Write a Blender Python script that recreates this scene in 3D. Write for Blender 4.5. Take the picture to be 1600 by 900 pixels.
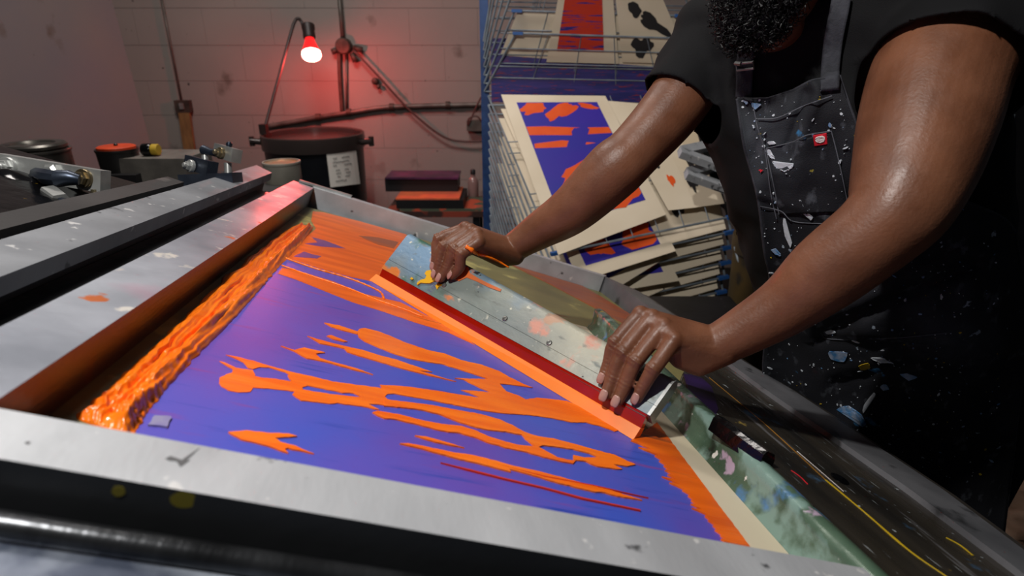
import bpy, bmesh, math, random
import numpy as np
from mathutils import Vector, Matrix, noise
from mathutils.bvhtree import BVHTree
random.seed(7); rnd = random.random
sc = bpy.context.scene
for o in list(bpy.data.objects): bpy.data.objects.remove(o)
COL = sc.collection

# ------------------------------------------------------------------ camera
F = 950.0; PITCH = math.radians(22); HC = 1.42
cp, sp = math.cos(PITCH), math.sin(PITCH)
# camera axes (right, down, forward) in world space
CR = Vector((1, 0, 0)); CD = Vector((0, -sp, -cp)); CF = Vector((0, cp, -sp)); CO = Vector((0, 0, HC))
cam = bpy.data.cameras.new('camera'); co = bpy.data.objects.new('camera', cam); COL.objects.link(co)
cam.sensor_width = 36; cam.lens = F / 1600 * 36; cam.clip_start = .01
co.matrix_world = Matrix(((CR.x, -CD.x, -CF.x, CO.x), (CR.y, -CD.y, -CF.y, CO.y), (CR.z, -CD.z, -CF.z, CO.z), (0, 0, 0, 1)))
cam.dof.use_dof = True; cam.dof.focus_distance = .86; cam.dof.aperture_fstop = 5.6
sc.camera = co

def c2w(p): return CO + CR * p[0] + CD * p[1] + CF * p[2]
def ray(px, py): return Vector(((px - 800) / F, (py - 450) / F, 1.0))
def W(px, py, Z): return c2w(ray(px, py) * Z)
def dirw(v): return CR * v[0] + CD * v[1] + CF * v[2]

# table frame: a runs along the far and near rails, b away from the viewer, h is up from the table
K = .88; D = .25
Ba = Vector((0.93763544, 0.25692665, 0.2341548)); Ua = Vector((0.30447962, -0.93201111, -0.19658956)); Aa = Vector((-0.16772578, -0.2556247, 0.95211558))
TA, TB, TU = dirw(Ba), dirw(Aa), dirw(Ua)
MT = Matrix(((TA.x, TB.x, TU.x, 0), (TA.y, TB.y, TU.y, 0), (TA.z, TB.z, TU.z, 0), (0, 0, 0, 1)))
MT.translation = CO - TU * (D * K)
MTI = MT.inverted()
def T(a, b, h=0): return Vector((a * K, b * K, h * K))            # table-frame point (local)
def TP(px, py, h=0):                                              # pixel -> table-frame point on plane h
    r = ray(px, py); Z = -(D - h) / (Ua.dot(r)); return MTI @ c2w(r * Z * K)

# ------------------------------------------------------------------ light
sc.view_settings.view_transform = 'Standard'; sc.view_settings.look = 'None'
sc.view_settings.gamma = 1; sc.view_settings.use_curve_mapping = False
sc.view_settings.exposure = 0.0
wd = bpy.data.worlds.new('world'); sc.world = wd; wd.use_nodes = True
wd.node_tree.nodes['Background'].inputs[0].default_value = (.55, .6, .7, 1)
wd.node_tree.nodes['Background'].inputs[1].default_value = .025
def aim(o, frm, to):
    d = (to - frm).normalized(); o.location = frm; o.rotation_euler = d.to_track_quat('-Z', 'Y').to_euler()
def lamp(name, kind, energy, col, frm, to=None, **kw):
    l = bpy.data.lights.new(name, kind); l.energy = energy; l.color = col
    for k, v in kw.items(): setattr(l, k, v)
    o = bpy.data.objects.new(name, l); COL.objects.link(o)
    if to is None: o.location = frm
    else: aim(o, frm, to)
    return o
lamp('work_light', 'SPOT', 62, (1, .97, .93), MT @ T(-.66, .20, 1.06), MT @ T(.22, .95, .1), spot_size=math.radians(112), spot_blend=.5, shadow_soft_size=.035)
lamp('unseen_wall_fill', 'AREA', 36, (1, .93, .88), Vector((-.9, 2.0, 3.0)), Vector((-.6, 3.0, .8)), shape='RECTANGLE', size=1.2, size_y=.5)  # unseen overhead fill, added to brighten the back wall

# ------------------------------------------------------------------ materials
def rgb(h):
    h = h.lstrip('#'); c = [int(h[i:i + 2], 16) / 255 for i in (0, 2, 4)]
    return tuple((x / 12.92 if x <= .04045 else ((x + .055) / 1.055) ** 2.4) for x in c) + (1,)
def M(name, base, rough=.5, metal=0., col2=None, scale=6., stretch=(1, 1, 1), bump=0., bscale=60., bstretch=None, splats=(), spec=.5, rvar=0., coat=0., emit=None, mixw=(.35, .65), sss=0.):
    m = bpy.data.materials.new(name); m.use_nodes = True; nt = m.node_tree; N = nt.nodes; L = nt.links
    bs = N['Principled BSDF']; bs.inputs['Roughness'].default_value = rough; bs.inputs['Metallic'].default_value = metal
    bs.inputs['Specular IOR Level'].default_value = spec; bs.inputs['Coat Weight'].default_value = coat; bs.inputs['Coat Roughness'].default_value = .12
    base = rgb(base) if isinstance(base, str) else base
    tc = N.new('ShaderNodeTexCoord')
    def nz(sc_, st=(1, 1, 1), det=4, off=0):
        mp = N.new('ShaderNodeMapping'); mp.inputs['Scale'].default_value = st; mp.inputs['Location'].default_value = (off, off * .7, off * .3)
        L.new(tc.outputs['Object'], mp.inputs[0]); n = N.new('ShaderNodeTexNoise'); n.inputs['Scale'].default_value = sc_; n.inputs['Detail'].default_value = det
        L.new(mp.outputs[0], n.inputs['Vector']); return n.outputs['Fac']
    def ramp(f, a, b):
        r = N.new('ShaderNodeMapRange'); r.inputs['From Min'].default_value = a; r.inputs['From Max'].default_value = b; L.new(f, r.inputs['Value']); return r.outputs[0]
    def mix(f, A, B):
        x = N.new('ShaderNodeMix'); x.data_type = 'RGBA'
        if hasattr(f, 'node'): L.new(f, x.inputs[0])
        else: x.inputs[0].default_value = f
        for v, i in ((A, 6), (B, 7)):
            if hasattr(v, 'node'): L.new(v, x.inputs[i])
            else: x.inputs[i].default_value = v
        return x.outputs[2]
    c = base; k = 1
    if col2: c = mix(ramp(nz(scale, stretch, 5), *mixw), base, rgb(col2) if isinstance(col2, str) else col2)
    for s in splats:
        col, scl, lo, hi = s[:4]; st = s[4] if len(s) > 4 else (1, 1, 1); k += 1
        lo, hi = .5 + (lo - .5) * .86, .5 + (hi - .5) * .86
        f = ramp(nz(scl, st, 6, k * 3.7), lo, hi)
        if len(s) > 5:                                         # restrict to a span of the thing's own length: (axis, from, to)
            ax, x0, x1 = s[5]; sx = N.new('ShaderNodeSeparateXYZ'); L.new(tc.outputs['Object'], sx.inputs[0])
            g = ramp(sx.outputs[ax], x0, x1); mu = N.new('ShaderNodeMath'); mu.operation = 'MULTIPLY'; L.new(f, mu.inputs[0]); L.new(g, mu.inputs[1]); f = mu.outputs[0]
        c = mix(f, c, rgb(col))
    if hasattr(c, 'node'): L.new(c, bs.inputs['Base Color'])
    else: bs.inputs['Base Color'].default_value = c
    if rvar:
        r = N.new('ShaderNodeMapRange'); r.inputs['To Min'].default_value = max(.02, rough - rvar); r.inputs['To Max'].default_value = min(1, rough + rvar)
        r.inputs['From Min'].default_value = .3; r.inputs['From Max'].default_value = .7
        L.new(nz(scale * 3, stretch, 5, 11), r.inputs['Value']); L.new(r.outputs[0], bs.inputs['Roughness'])
    if bump:
        b = N.new('ShaderNodeBump'); b.inputs['Strength'].default_value = min(1, bump); b.inputs['Distance'].default_value = .002
        L.new(nz(bscale, bstretch or stretch, 5, 5), b.inputs['Height']); L.new(b.outputs[0], bs.inputs['Normal'])
    if sss: bs.inputs['Subsurface Weight'].default_value = sss; bs.inputs['Subsurface Radius'].default_value = (.01, .004, .002); bs.inputs['Subsurface Scale'].default_value = .4
    if emit: bs.inputs['Emission Color'].default_value = emit[0]; bs.inputs['Emission Strength'].default_value = emit[1]
    return m
MAT = {}
def mm(k, *a, **kw): MAT[k] = M(k, *a, **kw); return MAT[k]
S1 = (1, 6, 1)
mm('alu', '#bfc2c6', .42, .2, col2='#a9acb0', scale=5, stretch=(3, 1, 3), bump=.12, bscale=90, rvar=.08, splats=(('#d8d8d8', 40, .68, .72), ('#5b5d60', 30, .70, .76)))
mm('alu_bar', '#9a9da2', .45, .3, col2='#7d8085', scale=6, bump=.12, bscale=90, rvar=.08, splats=(('#c8c8c8', 40, .68, .72), ('#5b5d60', 30, .70, .76)))
mm('alu_left', '#a9adb6', .38, .3, col2='#8a8e98', scale=6, bump=.15, bscale=90, rvar=.1,
   splats=(('#b7856a', 9, .63, .68), ('#d9d4cc', 30, .62, .7), ('#c46a3a', 13, .69, .72), ('#5d8f7c', 17, .72, .75), ('#b090a0', 5, .62, .75)))
mm('rail_inside', '#29110c', .35, .1, col2='#1e120f', scale=8, stretch=(1, 1, 4), bump=.2, splats=(('#5a220c', 10, .6, .75), ('#15100e', 12, .66, .72, (1, 4, 1)), ('#6a5a28', 5, .62, .72)))
mm('alu_front_shade', '#3a3c3f', .5, .5, col2='#2e3032', scale=4, bump=.1)  # darker copy of the aluminium, the front side's shade in its colour
mm('mesh', '#8a8250', .45, 0, col2='#6d6a44', scale=7, bump=.1, splats=(('#b8ad6a', 9, .62, .7), ('#7a4a1a', 12, .66, .75, (1, 3, 1))))
mm('blue', '#6350b4', .36, 0, col2='#3f58c2', scale=2.6, stretch=(1, .8, 1), bump=.06, bscale=500, mixw=(.42, .6),
   splats=(('#6d44a4', 4, .52, .75), ('#8a3d8c', 22, .66, .85, (.4, 3, 1)), ('#2a45a8', 30, .62, .8, (.3, 4, 1)), ('#4a9fd0', 7, .70, .9)))
mm('orange', '#ff7d14', .30, 0, col2='#f2660c', scale=30, stretch=(.35, 3, 1), bump=.35, bscale=160, bstretch=(.3, 3, 1), spec=.5)
mm('orange_far', '#f8700e', .33, 0, col2='#dd5a0c', scale=14, stretch=(.4, 3, 1), bump=.3, bscale=140, bstretch=(.3, 3, 1), splats=(('#a04a20', 16, .66, .75, (.3, 3, 1)),))
mm('red_thin', '#c83010', .35, 0)
mm('orange_thick', '#ff8018', .22, 0, col2='#f56c0e', scale=25, bump=.25, bscale=120, bstretch=(3, .6, 1), spec=.5)
mm('orange_blade', '#ff861e', .42, 0, col2='#fb7814', scale=12, spec=.35)
mm('purple_stain', '#38205c', .4, 0, col2='#24183a', scale=20)
mm('purple_ink', '#5c3f8c', .35, 0, col2='#6d4a80', scale=20)
mm('dull_ink_shade', '#8e5340', .4, 0, col2='#a8552a', scale=14, stretch=(.4, 2, 1))  # serves a brown ink stain and a painted shadow patch
mm('cream', '#d9cdb4', .6, 0, col2='#cfc2a6', scale=5)
mm('grey_tape', '#8a86a8', .6, 0, col2='#756aa8', scale=60)
mm('green_rail', '#5f7864', .3, .1, col2='#38503f', scale=9, stretch=(1, 1, 1), bump=.5, bscale=50, rvar=.12,
   splats=(('#4f86c4', 10, .6, .66), ('#151714', 9, .62, .66, (1, 1, .4)), ('#b7a2b8', 22, .66, .7), ('#c8b84a', 16, .7, .74), ('#e8e6df', 45, .7, .73), ('#7d9a90', 14, .55, .62)))
mm('black_plate', '#23211e', .34, .1, col2='#3a352d', scale=7, stretch=(3, .5, 1), bump=.35, bscale=40, bstretch=(3, .5, 1), rvar=.14,
   splats=(('#77777a', 20, .63, .76, (4, .4, 1)), ('#9aa0a2', 40, .70, .76, (4, .5, 1)), ('#3f5d78', 14, .68, .74), ('#8f7a3a', 26, .72, .77), ('#aab4b8', 90, .72, .77)))
mm('trim_metal', '#77787c', .42, .3, col2='#5d5e62', scale=9, bump=.2, bscale=60, splats=(('#3b3c3e', 18, .62, .72), ('#4fa4b4', 8, .60, .72, (1, 2, 1), (1, .45, 1.2))))
mm('dark_edge', '#2d2a27', .5, .2, col2='#3f3a34', scale=10)
mm('cyan_ink', '#2a9ab8', .35); mm('yellow_ink', '#c9a81e', .35); mm('amber_ink', '#a07028', .4)
mm('bed', '#1d1c1b', .5, .2, col2='#2a2927', scale=6)
mm('bench_steel', '#50586a', .42, .45, col2='#3a404c', scale=6, bump=.3, bscale=60, splats=(('#a8b0bc', 9, .60, .72), ('#23252b', 8, .6, .7)))
mm('tube_steel', '#55575a', .3, .8, col2='#2c2d2f', scale=9, stretch=(3, 1, 1), bump=.3)
mm('black_metal', '#141416', .4, .3, col2='#1f1f22', scale=9, bump=.2, splats=(('#4a4a4e', 40, .7, .78),))
mm('bench_top', '#3c3a3a', .55, .1, col2='#2a2929', scale=6, bump=.2, splats=(('#5d5a58', 12, .62, .75),))
mm('zinc', '#b4b6b4', .36, .5, col2='#8d8e8c', scale=14, bump=.12, splats=(('#9a8a60', 30, .72, .8),))
mm('brass_zinc', '#a89c80', .32, .85, col2='#6d6048', scale=30)
mm('dark_steel', '#4a5260', .35, .7, col2='#2b3340', scale=20, bump=.2)
mm('gloss_black', '#0b0b0d', .15, .2, bump=.6, bscale=30, splats=(('#c89a20', 50, .74, .78),))
mm('can_grey', '#a7a398', .5, .4, col2='#8b877c', scale=8, splats=(('#2b2926', 10, .68, .72),))
mm('can_dark', '#6a6862', .35, .7, col2='#4a4844', scale=10, splats=(('#1a1917', 14, .6, .68),))
mm('can_black', '#161514', .4, 0); mm('lid_orange', '#d8481c', .5, 0, col2='#b83a14', scale=20)
mm('can_lid', '#b8a890', .3, .5, col2='#c87a50', scale=14)  # orange tone is a reflection painted into the lid's colour
mm('concrete_box', '#6a655e', .8, 0, col2='#4c4843', scale=10, bump=.4)
mm('rust', '#5a4a42', .6, .4, col2='#3a302a', scale=20, bump=.3)
mm('wood', '#8a6a40', .6, 0, col2='#6d5232', scale=12, stretch=(4, 4, 1))
mm('pipe', '#6d6660', .5, .4, col2='#4f4843', scale=12)
mm('cable', '#4a2a26', .5); mm('lamp_black', '#2a1c1a', .5)
mm('drum', '#0a0b0e', .34, .0, col2='#101217', scale=6, bump=.15, spec=.4)
mm('drum_rim', '#3c3432', .22, .3); mm('sticker', '#b8982a', .6); mm('note', '#d8d4cc', .7)
mm('pencil', '#5a5a5c', .7)
mm('floor', '#232120', .7, 0, col2='#171615', scale=2, bump=.2, splats=(('#4a4038', 6, .66, .72),))
mm('wire', '#8a949c', .45, .3, col2='#6a747e', scale=20); mm('wire_blue', '#2f4f84', .4, .1, col2='#243c68', scale=20)
mm('clip_blue', '#2a5a9a', .4, 0)
mm('print_cream', '#e0d2ba', .6, 0, col2='#d4c5ab', scale=4)
mm('print_blue', '#2b2a98', .5, 0, col2='#35249a', scale=5)
mm('print_orange', '#e85a1c', .5, 0, col2='#dd4c10', scale=12); mm('print_black', '#1c1a1c', .6)
mm('print_red', '#c8341a', .5, 0, col2='#2a2a80', scale=40, stretch=(.3, 1, 4), mixw=(.55, .6))
mm('cabinet', '#1d1c1e', .5, .2, col2='#141315', scale=4)
mm('yellow_bucket', '#4a3812', .6, 0, col2='#2c220e', scale=7, splats=(('#1f1a12', 9, .58, .66),))
mm('cloth_black', '#08080a', .85, 0, col2='#0c0c0f', scale=5, bump=.3, bscale=900, spec=.25)
mm('apron', '#17181d', .75, 0, col2='#202127', scale=7, bump=.4, bscale=700, spec=.3,
   splats=(('#3c4046', 6, .58, .80), ('#4a4d54', 60, .62, .74, (1, 1, .5)), ('#9aa6b4', 60, .74, .77), ('#55302f', 8, .66, .8), ('#3a78a8', 17, .70, .74), ('#b8a63a', 30, .745, .77)))
mm('apron_edge', '#2a2b31', .75, 0, col2='#3a3b42', scale=60, bump=.3, bscale=400, spec=.3)
mm('thread', '#5a5c64', .8); mm('label_red', '#d8182c', .6); mm('white_thread', '#e4dcd8', .7)
mm('white_paint', '#cdd4dc', .4, bump=.5, bscale=120); mm('blue_paint', '#3f7fb4', .4, col2='#a8b4c8', scale=80); mm('yellow_paint', '#c8a828', .4)
mm('trousers', '#0c0c0e', .85, 0, col2='#141417', scale=7, bump=.3, bscale=500, spec=.2)
mm('skin', '#7c5039', .46, 0, col2='#653e2a', scale=18, bump=.2, bscale=300, spec=.42, sss=.08, rvar=.08)
mm('nail', '#a87c70', .3, 0, col2='#b88e82', scale=40, spec=.5)
mm('beard', '#0c0b0d', .5, 0, spec=.3); mm('eye_white', '#d8d0c8', .2); mm('iris', '#1a100a', .2); mm('lip', '#54302a', .4)
mm('shoe', '#171513', .6); mm('scrap', '#a88a74', .8, col2='#8a6a54', scale=10)
mm('squeegee_alu', '#858a82', .48, .2, col2='#7d8686', scale=5, stretch=(.6, 1, 1), bump=.35, bscale=120, rvar=.1,
   splats=(('#b9b6a2', 4, .40, .6, (.6, 1, 1), (0, .15, .4)), ('#45686a', 5, .42, .60, (.8, 1, 1), (0, .30, .0)), ('#6f8faa', 5, .52, .66, (.8, 1, 1)), ('#3c6a50', 14, .54, .62, (1, 1, 1), (0, .2, .02)), ('#d8772c', 26, .63, .68, (.6, 1, 1), (0, .5, .05)),
           ('#c88f7d', 22, .64, .72), ('#4a4a78', 16, .64, .70, (.5, 1, 1)), ('#2e2a30', 60, .71, .74), ('#c4c4b4', 90, .68, .76), ('#6a6f6a', 70, .62, .74, (.4, 1, 1))))
mm('squeegee_slot', '#2a1714', .4, .2); mm('blade_red', '#a81c08', .12, 0, col2='#8e1406', scale=10, spec=.6, coat=.4)
mm('screw', '#8a8a86', .3, .8)

# ------------------------------------------------------------------ mesh helpers
I4 = Matrix.Identity(4); MW = {}
def link(o, par=None):
    COL.objects.link(o)
    if par is not None: o.parent = par
def tagit(o, label=None, cat=None, group=None, kind=None):
    for k, v in (('label', label), ('category', cat), ('group', group), ('kind', kind)):
        if v: o[k] = v
def thing(name, label, cat, M0=I4, group=None):
    o = bpy.data.objects.new(name, None); o.empty_display_size = .05; COL.objects.link(o); o.matrix_world = M0; MW[o.name] = M0.copy()
    tagit(o, label, cat, group); return o
def at(v): return Matrix.Translation(v)
def atT(v): m = MT.copy(); m.translation = MT @ v; return m           # table-aligned frame with its origin at v
def put(name, bm, mat, par=None, src=I4, M0=None, smooth=False, label=None, cat=None, group=None, kind=None, bevel=0, autos=None):
    """one mesh object; bm is in the frame src; par is its thing (or part); M0 the frame of a top-level mesh"""
    m0 = MW[par.name] if par else (M0 if M0 is not None else I4)
    bm.transform(m0.inverted() @ src)
    if bevel: bmesh.ops.bevel(bm, geom=[e for e in bm.edges if e.is_manifold and e.calc_face_angle(0) > .5], offset=bevel, segments=2, affect='EDGES', clamp_overlap=True)
    bmesh.ops.recalc_face_normals(bm, faces=bm.faces)
    me = bpy.data.meshes.new(name); bm.to_mesh(me); bm.free()
    for x in (mat if isinstance(mat, (list, tuple)) else [mat]): me.materials.append(MAT[x] if isinstance(x, str) else x)
    o = bpy.data.objects.new(name, me)
    if smooth: me.shade_smooth()
    if autos: me.shade_smooth(); me.set_sharp_from_angle(angle=math.radians(autos))
    link(o, par)
    if par is None: o.matrix_world = m0
    MW[o.name] = m0.copy(); tagit(o, label, cat, group, kind); return o
def BM(): return bmesh.new()
def hexa(bm, P):                                                       # eight corners: bottom four then top four, same winding
    v = [bm.verts.new(p) for p in P]
    for f in ((0, 3, 2, 1), (4, 5, 6, 7), (0, 1, 5, 4), (1, 2, 6, 5), (2, 3, 7, 6), (3, 0, 4, 7)): bm.faces.new([v[i] for i in f])
def box(bm, x0, x1, y0, y1, z0, z1): hexa(bm, [Vector(p) for p in ((x0, y0, z0), (x1, y0, z0), (x1, y1, z0), (x0, y1, z0), (x0, y0, z1), (x1, y0, z1), (x1, y1, z1), (x0, y1, z1))])
def tbox(bm, a0, a1, b0, b1, h0, h1): box(bm, a0 * K, a1 * K, b0 * K, b1 * K, h0 * K, h1 * K)
def slabT(bm, P, h0, h1):                                               # four table-frame points -> slab between heights
    hexa(bm, [Vector((p.x, p.y, h0 * K)) for p in P] + [Vector((p.x, p.y, h1 * K)) for p in P])
def frame_of(d):
    d = d.normalized(); u = d.cross(Vector((0, 0, 1)))
    if u.length < .05: u = d.cross(Vector((1, 0, 0)))
    u.normalize(); return u, d.cross(u).normalized()
def tube(bm, pts, r, seg=8, cap=True):
    pts = [Vector(p) for p in pts]; n = len(pts); rr = r if isinstance(r, (list, tuple)) else [r] * n; rings = []; u = None
    for i, p in enumerate(pts):
        d = (pts[min(i + 1, n - 1)] - pts[max(i - 1, 0)]).normalized()
        if u is None: u, w = frame_of(d)
        else:
            u = (u - d * u.dot(d)).normalized(); w = d.cross(u)
        rings.append([bm.verts.new(p + (u * math.cos(t) + w * math.sin(t)) * rr[i]) for t in [2 * math.pi * k / seg for k in range(seg)]])
    for a, b in zip(rings, rings[1:]):
        for k in range(seg): bm.faces.new((a[k], a[(k + 1) % seg], b[(k + 1) % seg], b[k]))
    if cap: bm.faces.new(rings[0][::-1]); bm.faces.new(rings[-1])
def spline(pts, n=8):
    pts = [Vector(p) for p in pts]; P = [pts[0] * 2 - pts[1]] + pts + [pts[-1] * 2 - pts[-2]]; out = []
    for i in range(1, len(P) - 2):
        for k in range(n):
            t = k / n; a, b, c, d = P[i - 1:i + 3]
            out.append(.5 * ((2 * b) + (c - a) * t + (2 * a - 5 * b + 4 * c - d) * t * t + (3 * b - a - 3 * c + d) * t ** 3))
    return out + [pts[-1]]
def loft(bm, rings, seg=24, cap=True, power=2.0):                        # rings: (centre, axis x * radius, axis y * radius)
    R = []
    for c, ax, ay in rings:
        row = []
        for k in range(seg):
            t = 2 * math.pi * k / seg; x, y = math.cos(t), math.sin(t)
            x = math.copysign(abs(x) ** (2 / power), x); y = math.copysign(abs(y) ** (2 / power), y)
            row.append(bm.verts.new(c + ax * x + ay * y))
        R.append(row)
    for a, b in zip(R, R[1:]):
        for k in range(seg): bm.faces.new((a[k], a[(k + 1) % seg], b[(k + 1) % seg], b[k]))
    if cap: bm.faces.new(R[0][::-1]); bm.faces.new(R[-1])
    return R
def lathe(bm, prof, seg=40, o=Vector((0, 0, 0)), ax=Vector((0, 0, 1))):    # prof: (radius, height)
    u, w = frame_of(ax); R = []
    for r, h in prof: R.append([bm.verts.new(o + ax * h + (u * math.cos(2 * math.pi * k / seg) + w * math.sin(2 * math.pi * k / seg)) * max(r, 1e-5)) for k in range(seg)])
    for a, b in zip(R, R[1:]):
        for k in range(seg): bm.faces.new((a[k], a[(k + 1) % seg], b[(k + 1) % seg], b[k]))
    bm.faces.new(R[0][::-1]); bm.faces.new(R[-1])
def ball(bm, c, r, seg=16, scale=(1, 1, 1), M3=None):
    m = Matrix.Translation(c) @ ((M3.to_4x4() if M3 else I4)) @ Matrix.Diagonal((scale[0] * r, scale[1] * r, scale[2] * r, 1))
    bmesh.ops.create_uvsphere(bm, u_segments=seg, v_segments=max(6, seg // 2), radius=1, matrix=m)
def limb(bm, pts, rad, seg=14):                                            # tapered capsules along joints
    for i, (p, r) in enumerate(zip(pts, rad)):
        ball(bm, p, r, seg)
        if i:
            q, s = pts[i - 1], rad[i - 1]; tube(bm, [q, p], [s, r], seg)
def jag(pts, step=.004, amp=.0012, seed=0):                                 # close outline, refine it and roughen it
    out = []; n = len(pts)
    for i in range(n):
        a, b = pts[i], pts[(i + 1) % n]; d = b - a; m = max(1, int(d.length / step)); nn = Vector((-d.y, d.x, 0)).normalized() if d.length > 1e-6 else Vector((0, 0, 0))
        for k in range(m):
            p = a + d * (k / m); f = noise.noise(Vector((p.x * 160, p.y * 160, seed))) + .6 * noise.noise(Vector((p.x * 420, p.y * 420, seed + 3)))
            out.append(p + nn * f * amp)
    return out
def sheet(bm, pts, z0, z1):                                                 # closed outline -> thin slab from z0 up to z1
    t = [bm.verts.new((p.x, p.y, z1)) for p in pts]; b = [bm.verts.new((p.x, p.y, z0)) for p in pts]
    f = bm.faces.new(t); n = len(pts)
    for i in range(n): bm.faces.new((t[i], b[i], b[(i + 1) % n], t[(i + 1) % n]))
    bmesh.ops.triangulate(bm, faces=[f], ngon_method='EAR_CLIP')
def bake(o, mods):
    """apply modifiers and keep the result as the object's own mesh"""
    for t, kw in mods:
        m = o.modifiers.new(t, t)
        for k, v in kw.items(): setattr(m, k, v)
    dg = bpy.context.evaluated_depsgraph_get(); dg.update()
    me = bpy.data.meshes.new_from_object(o.evaluated_get(dg)); old = o.data; o.modifiers.clear()
    for m in old.materials:
        if m and m.name not in [x.name for x in me.materials if x]: me.materials.append(m)
    o.data = me; return o

# ================================================================== SETTING
WALLP = W(640, 150, 3.7)
def onwall(px, py, off=0.0):
    d = dirw(ray(px, py)); t = (WALLP.y - off - CO.y) / d.y; return CO + d * t
def wall_mat(name, base, c2):
    m = M(name, base, .75, 0, col2=c2, scale=2.2, bump=.25, bscale=25, splats=(('#6a5f58', 5, .70, .8), ('#3a3532', 40, .76, .8)))
    return m
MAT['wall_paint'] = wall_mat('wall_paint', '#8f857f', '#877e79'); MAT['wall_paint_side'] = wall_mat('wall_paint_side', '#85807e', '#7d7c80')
c0, c1 = onwall(175, 0), onwall(235, 225); cd = (c1 - c0) / (c1.z - c0.z)
def corner(z): return c0 + cd * (z - c0.z)
bm = BM()                                                                   # back wall: blockwork with real recessed joints
ct, cb = corner(3.2), corner(0.0); wy = WALLP.y
hexa(bm, [Vector((cb.x, wy + .004, 0)), Vector((4.2, wy + .004, 0)), Vector((4.2, wy + .2, 0)), Vector((cb.x, wy + .2, 0)), Vector((ct.x, wy + .004, 3.2)), Vector((4.2, wy + .004, 3.2)), Vector((4.2, wy + .2, 3.2)), Vector((ct.x, wy + .2, 3.2))])
zz = 0.005; row = 0; bh = .2
while zz < 3.19:
    z1 = min(zz + bh, 3.2); x = -3.2 + (row % 2) * .2
    while x < 4.2:
        l0, l1 = corner(zz).x, corner(z1).x; xa, xb = max(x, l0), max(x, l1); xe = min(x + .4, 4.2) - .0012
        if xe > max(xa, xb) + .01: hexa(bm, [Vector((xa, wy, zz)), Vector((xe, wy, zz)), Vector((xe, wy + .02, zz)), Vector((xa, wy + .02, zz)), Vector((xb, wy, z1 - .002)), Vector((xe, wy, z1 - .002)), Vector((xe, wy + .02, z1 - .002)), Vector((xb, wy + .02, z1 - .002))])
        x += .4
    zz += bh; row += 1
put('wall_back', bm, 'wall_paint', kind='structure')
bm = BM(); fwd = Vector((-1.05, -2.6, 0)); nrm = Vector((-1, .4, 0)).normalized() * .15
hexa(bm, [cb + fwd, cb, cb + nrm, cb + fwd + nrm, ct + fwd, ct, ct + nrm, ct + fwd + nrm]); put('wall_left', bm, 'wall_paint_side', kind='structure')
bm = BM(); box(bm, -4.5, 4.4, -1.2, wy + .3, -.1, 0); put('floor', bm, 'floor', kind='structure')

# ================================================================== PRINT TABLE (tilted bed)
t_bed = thing('print_table', 'dark ink-stained press table with tilted bed that carries the screen frame', 'table', atT(T(.25, 1.0, -.3)))
bm = BM(); tbox(bm, -.385, .84, .405, 1.86, -.10, -.0585); put('table_top', bm, 'bed', t_bed, MT, bevel=.004)
bm = BM(); tube(bm, [T(-.75, .3425, -.0295), T(.53, .337, -.0295)], .0072, 14); put('front_tube', bm, 'tube_steel', t_bed, MT, smooth=True, label='worn round steel edge tube along the near side')
bm = BM(); tbox(bm, -1.0, .53, .03, .333, -.055, -.0345); put('front_shelf', bm, 'bench_steel', t_bed, MT, label='paint-stained blue grey steel shelf along the near edge')
wz = lambda a, b: (MT @ T(a, b, -.1))
for a, b in ((-.5, .32), (.74, .32), (-.5, 1.76), (.74, 1.76)):
    p = wz(a, b); bm = BM(); box(bm, p.x - .03, p.x + .03, p.y - .03, p.y + .03, 0, p.z + .01); put('leg', bm, 'black_metal', t_bed)

# ---- the screen frame
t_scr = thing('screen_frame', 'large aluminium silkscreen frame with blue and orange inked mesh lying on the press table', 'screen printing frame', atT(T(.25, 1.0, -.06)))
def rail(name, P, mat, h0=-.058, h1=0., bev=.003, **kw):
    bm = BM(); slabT(bm, P, h0, h1); return put(name, bm, mat, t_scr, MT, bevel=bev, **kw)
def sided(o, tests):                                                         # give faces other material slots by their normal (local frame)
    for p in o.data.polygons:
        for i, fn in tests:
            if fn(p.normal): p.material_index = i
r = rail('rail', [T(-.263, .30), T(-.205, .30), T(-.2, 1.845), T(-.262, 1.87)], ['alu_left', 'rail_inside'], label='ink-splashed left rail with dark red brown inner side')
sided(r, [(1, lambda n: n.x > .7)])  # inner side coloured darker and browner than the other sides
r = rail('rail', [T(-.50, .360), T(.50, .352), T(.497, .410), T(-.50, .4085)], ['alu', 'alu_front_shade'], label='near rail with bare brushed top and a front side coloured dark as shade'); r_near = r
sided(r, [(1, lambda n: n.y < -.6)])  # front faces get the shaded copy of the aluminium
rail('rail', [T(-.2, 1.845), T(.70, 1.755), T(.72, 1.79), T(-.21, 1.888)], 'alu', label='far rail with bright bare inner side')
pO = [TP(1612, 868), TP(1474, 765), TP(1240, 610), TP(1165, 566), TP(1000, 456)]
pI = [TP(1612, 905), TP(1416, 760), TP(1190, 604), TP(1110, 545), TP(944, 431)]
bm = BM(); n = len(pO)
pO = [pO[0] + (pO[0] - pO[1]) * 1.2] + pO; pI = [pI[0] + (pI[0] - pI[1]) * 1.2] + pI
rows = [[bm.verts.new((p.x, p.y, z)) for p in (a, b) for z in ((-.058 * K), 0.0)] for a, b in zip(pI, pO)]
for q, s in zip(rows, rows[1:]):
    for i, j in ((0, 1), (1, 3), (3, 2), (2, 0)): bm.faces.new((q[i], q[j], s[j], s[i]))
for q in (rows[0], rows[-1]): bm.faces.new((q[0], q[1], q[3], q[2]))
put('rail', bm, 'trim_metal', t_scr, MT, bevel=.003, label='grey right rail with a cyan stripe of ink along it')
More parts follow.
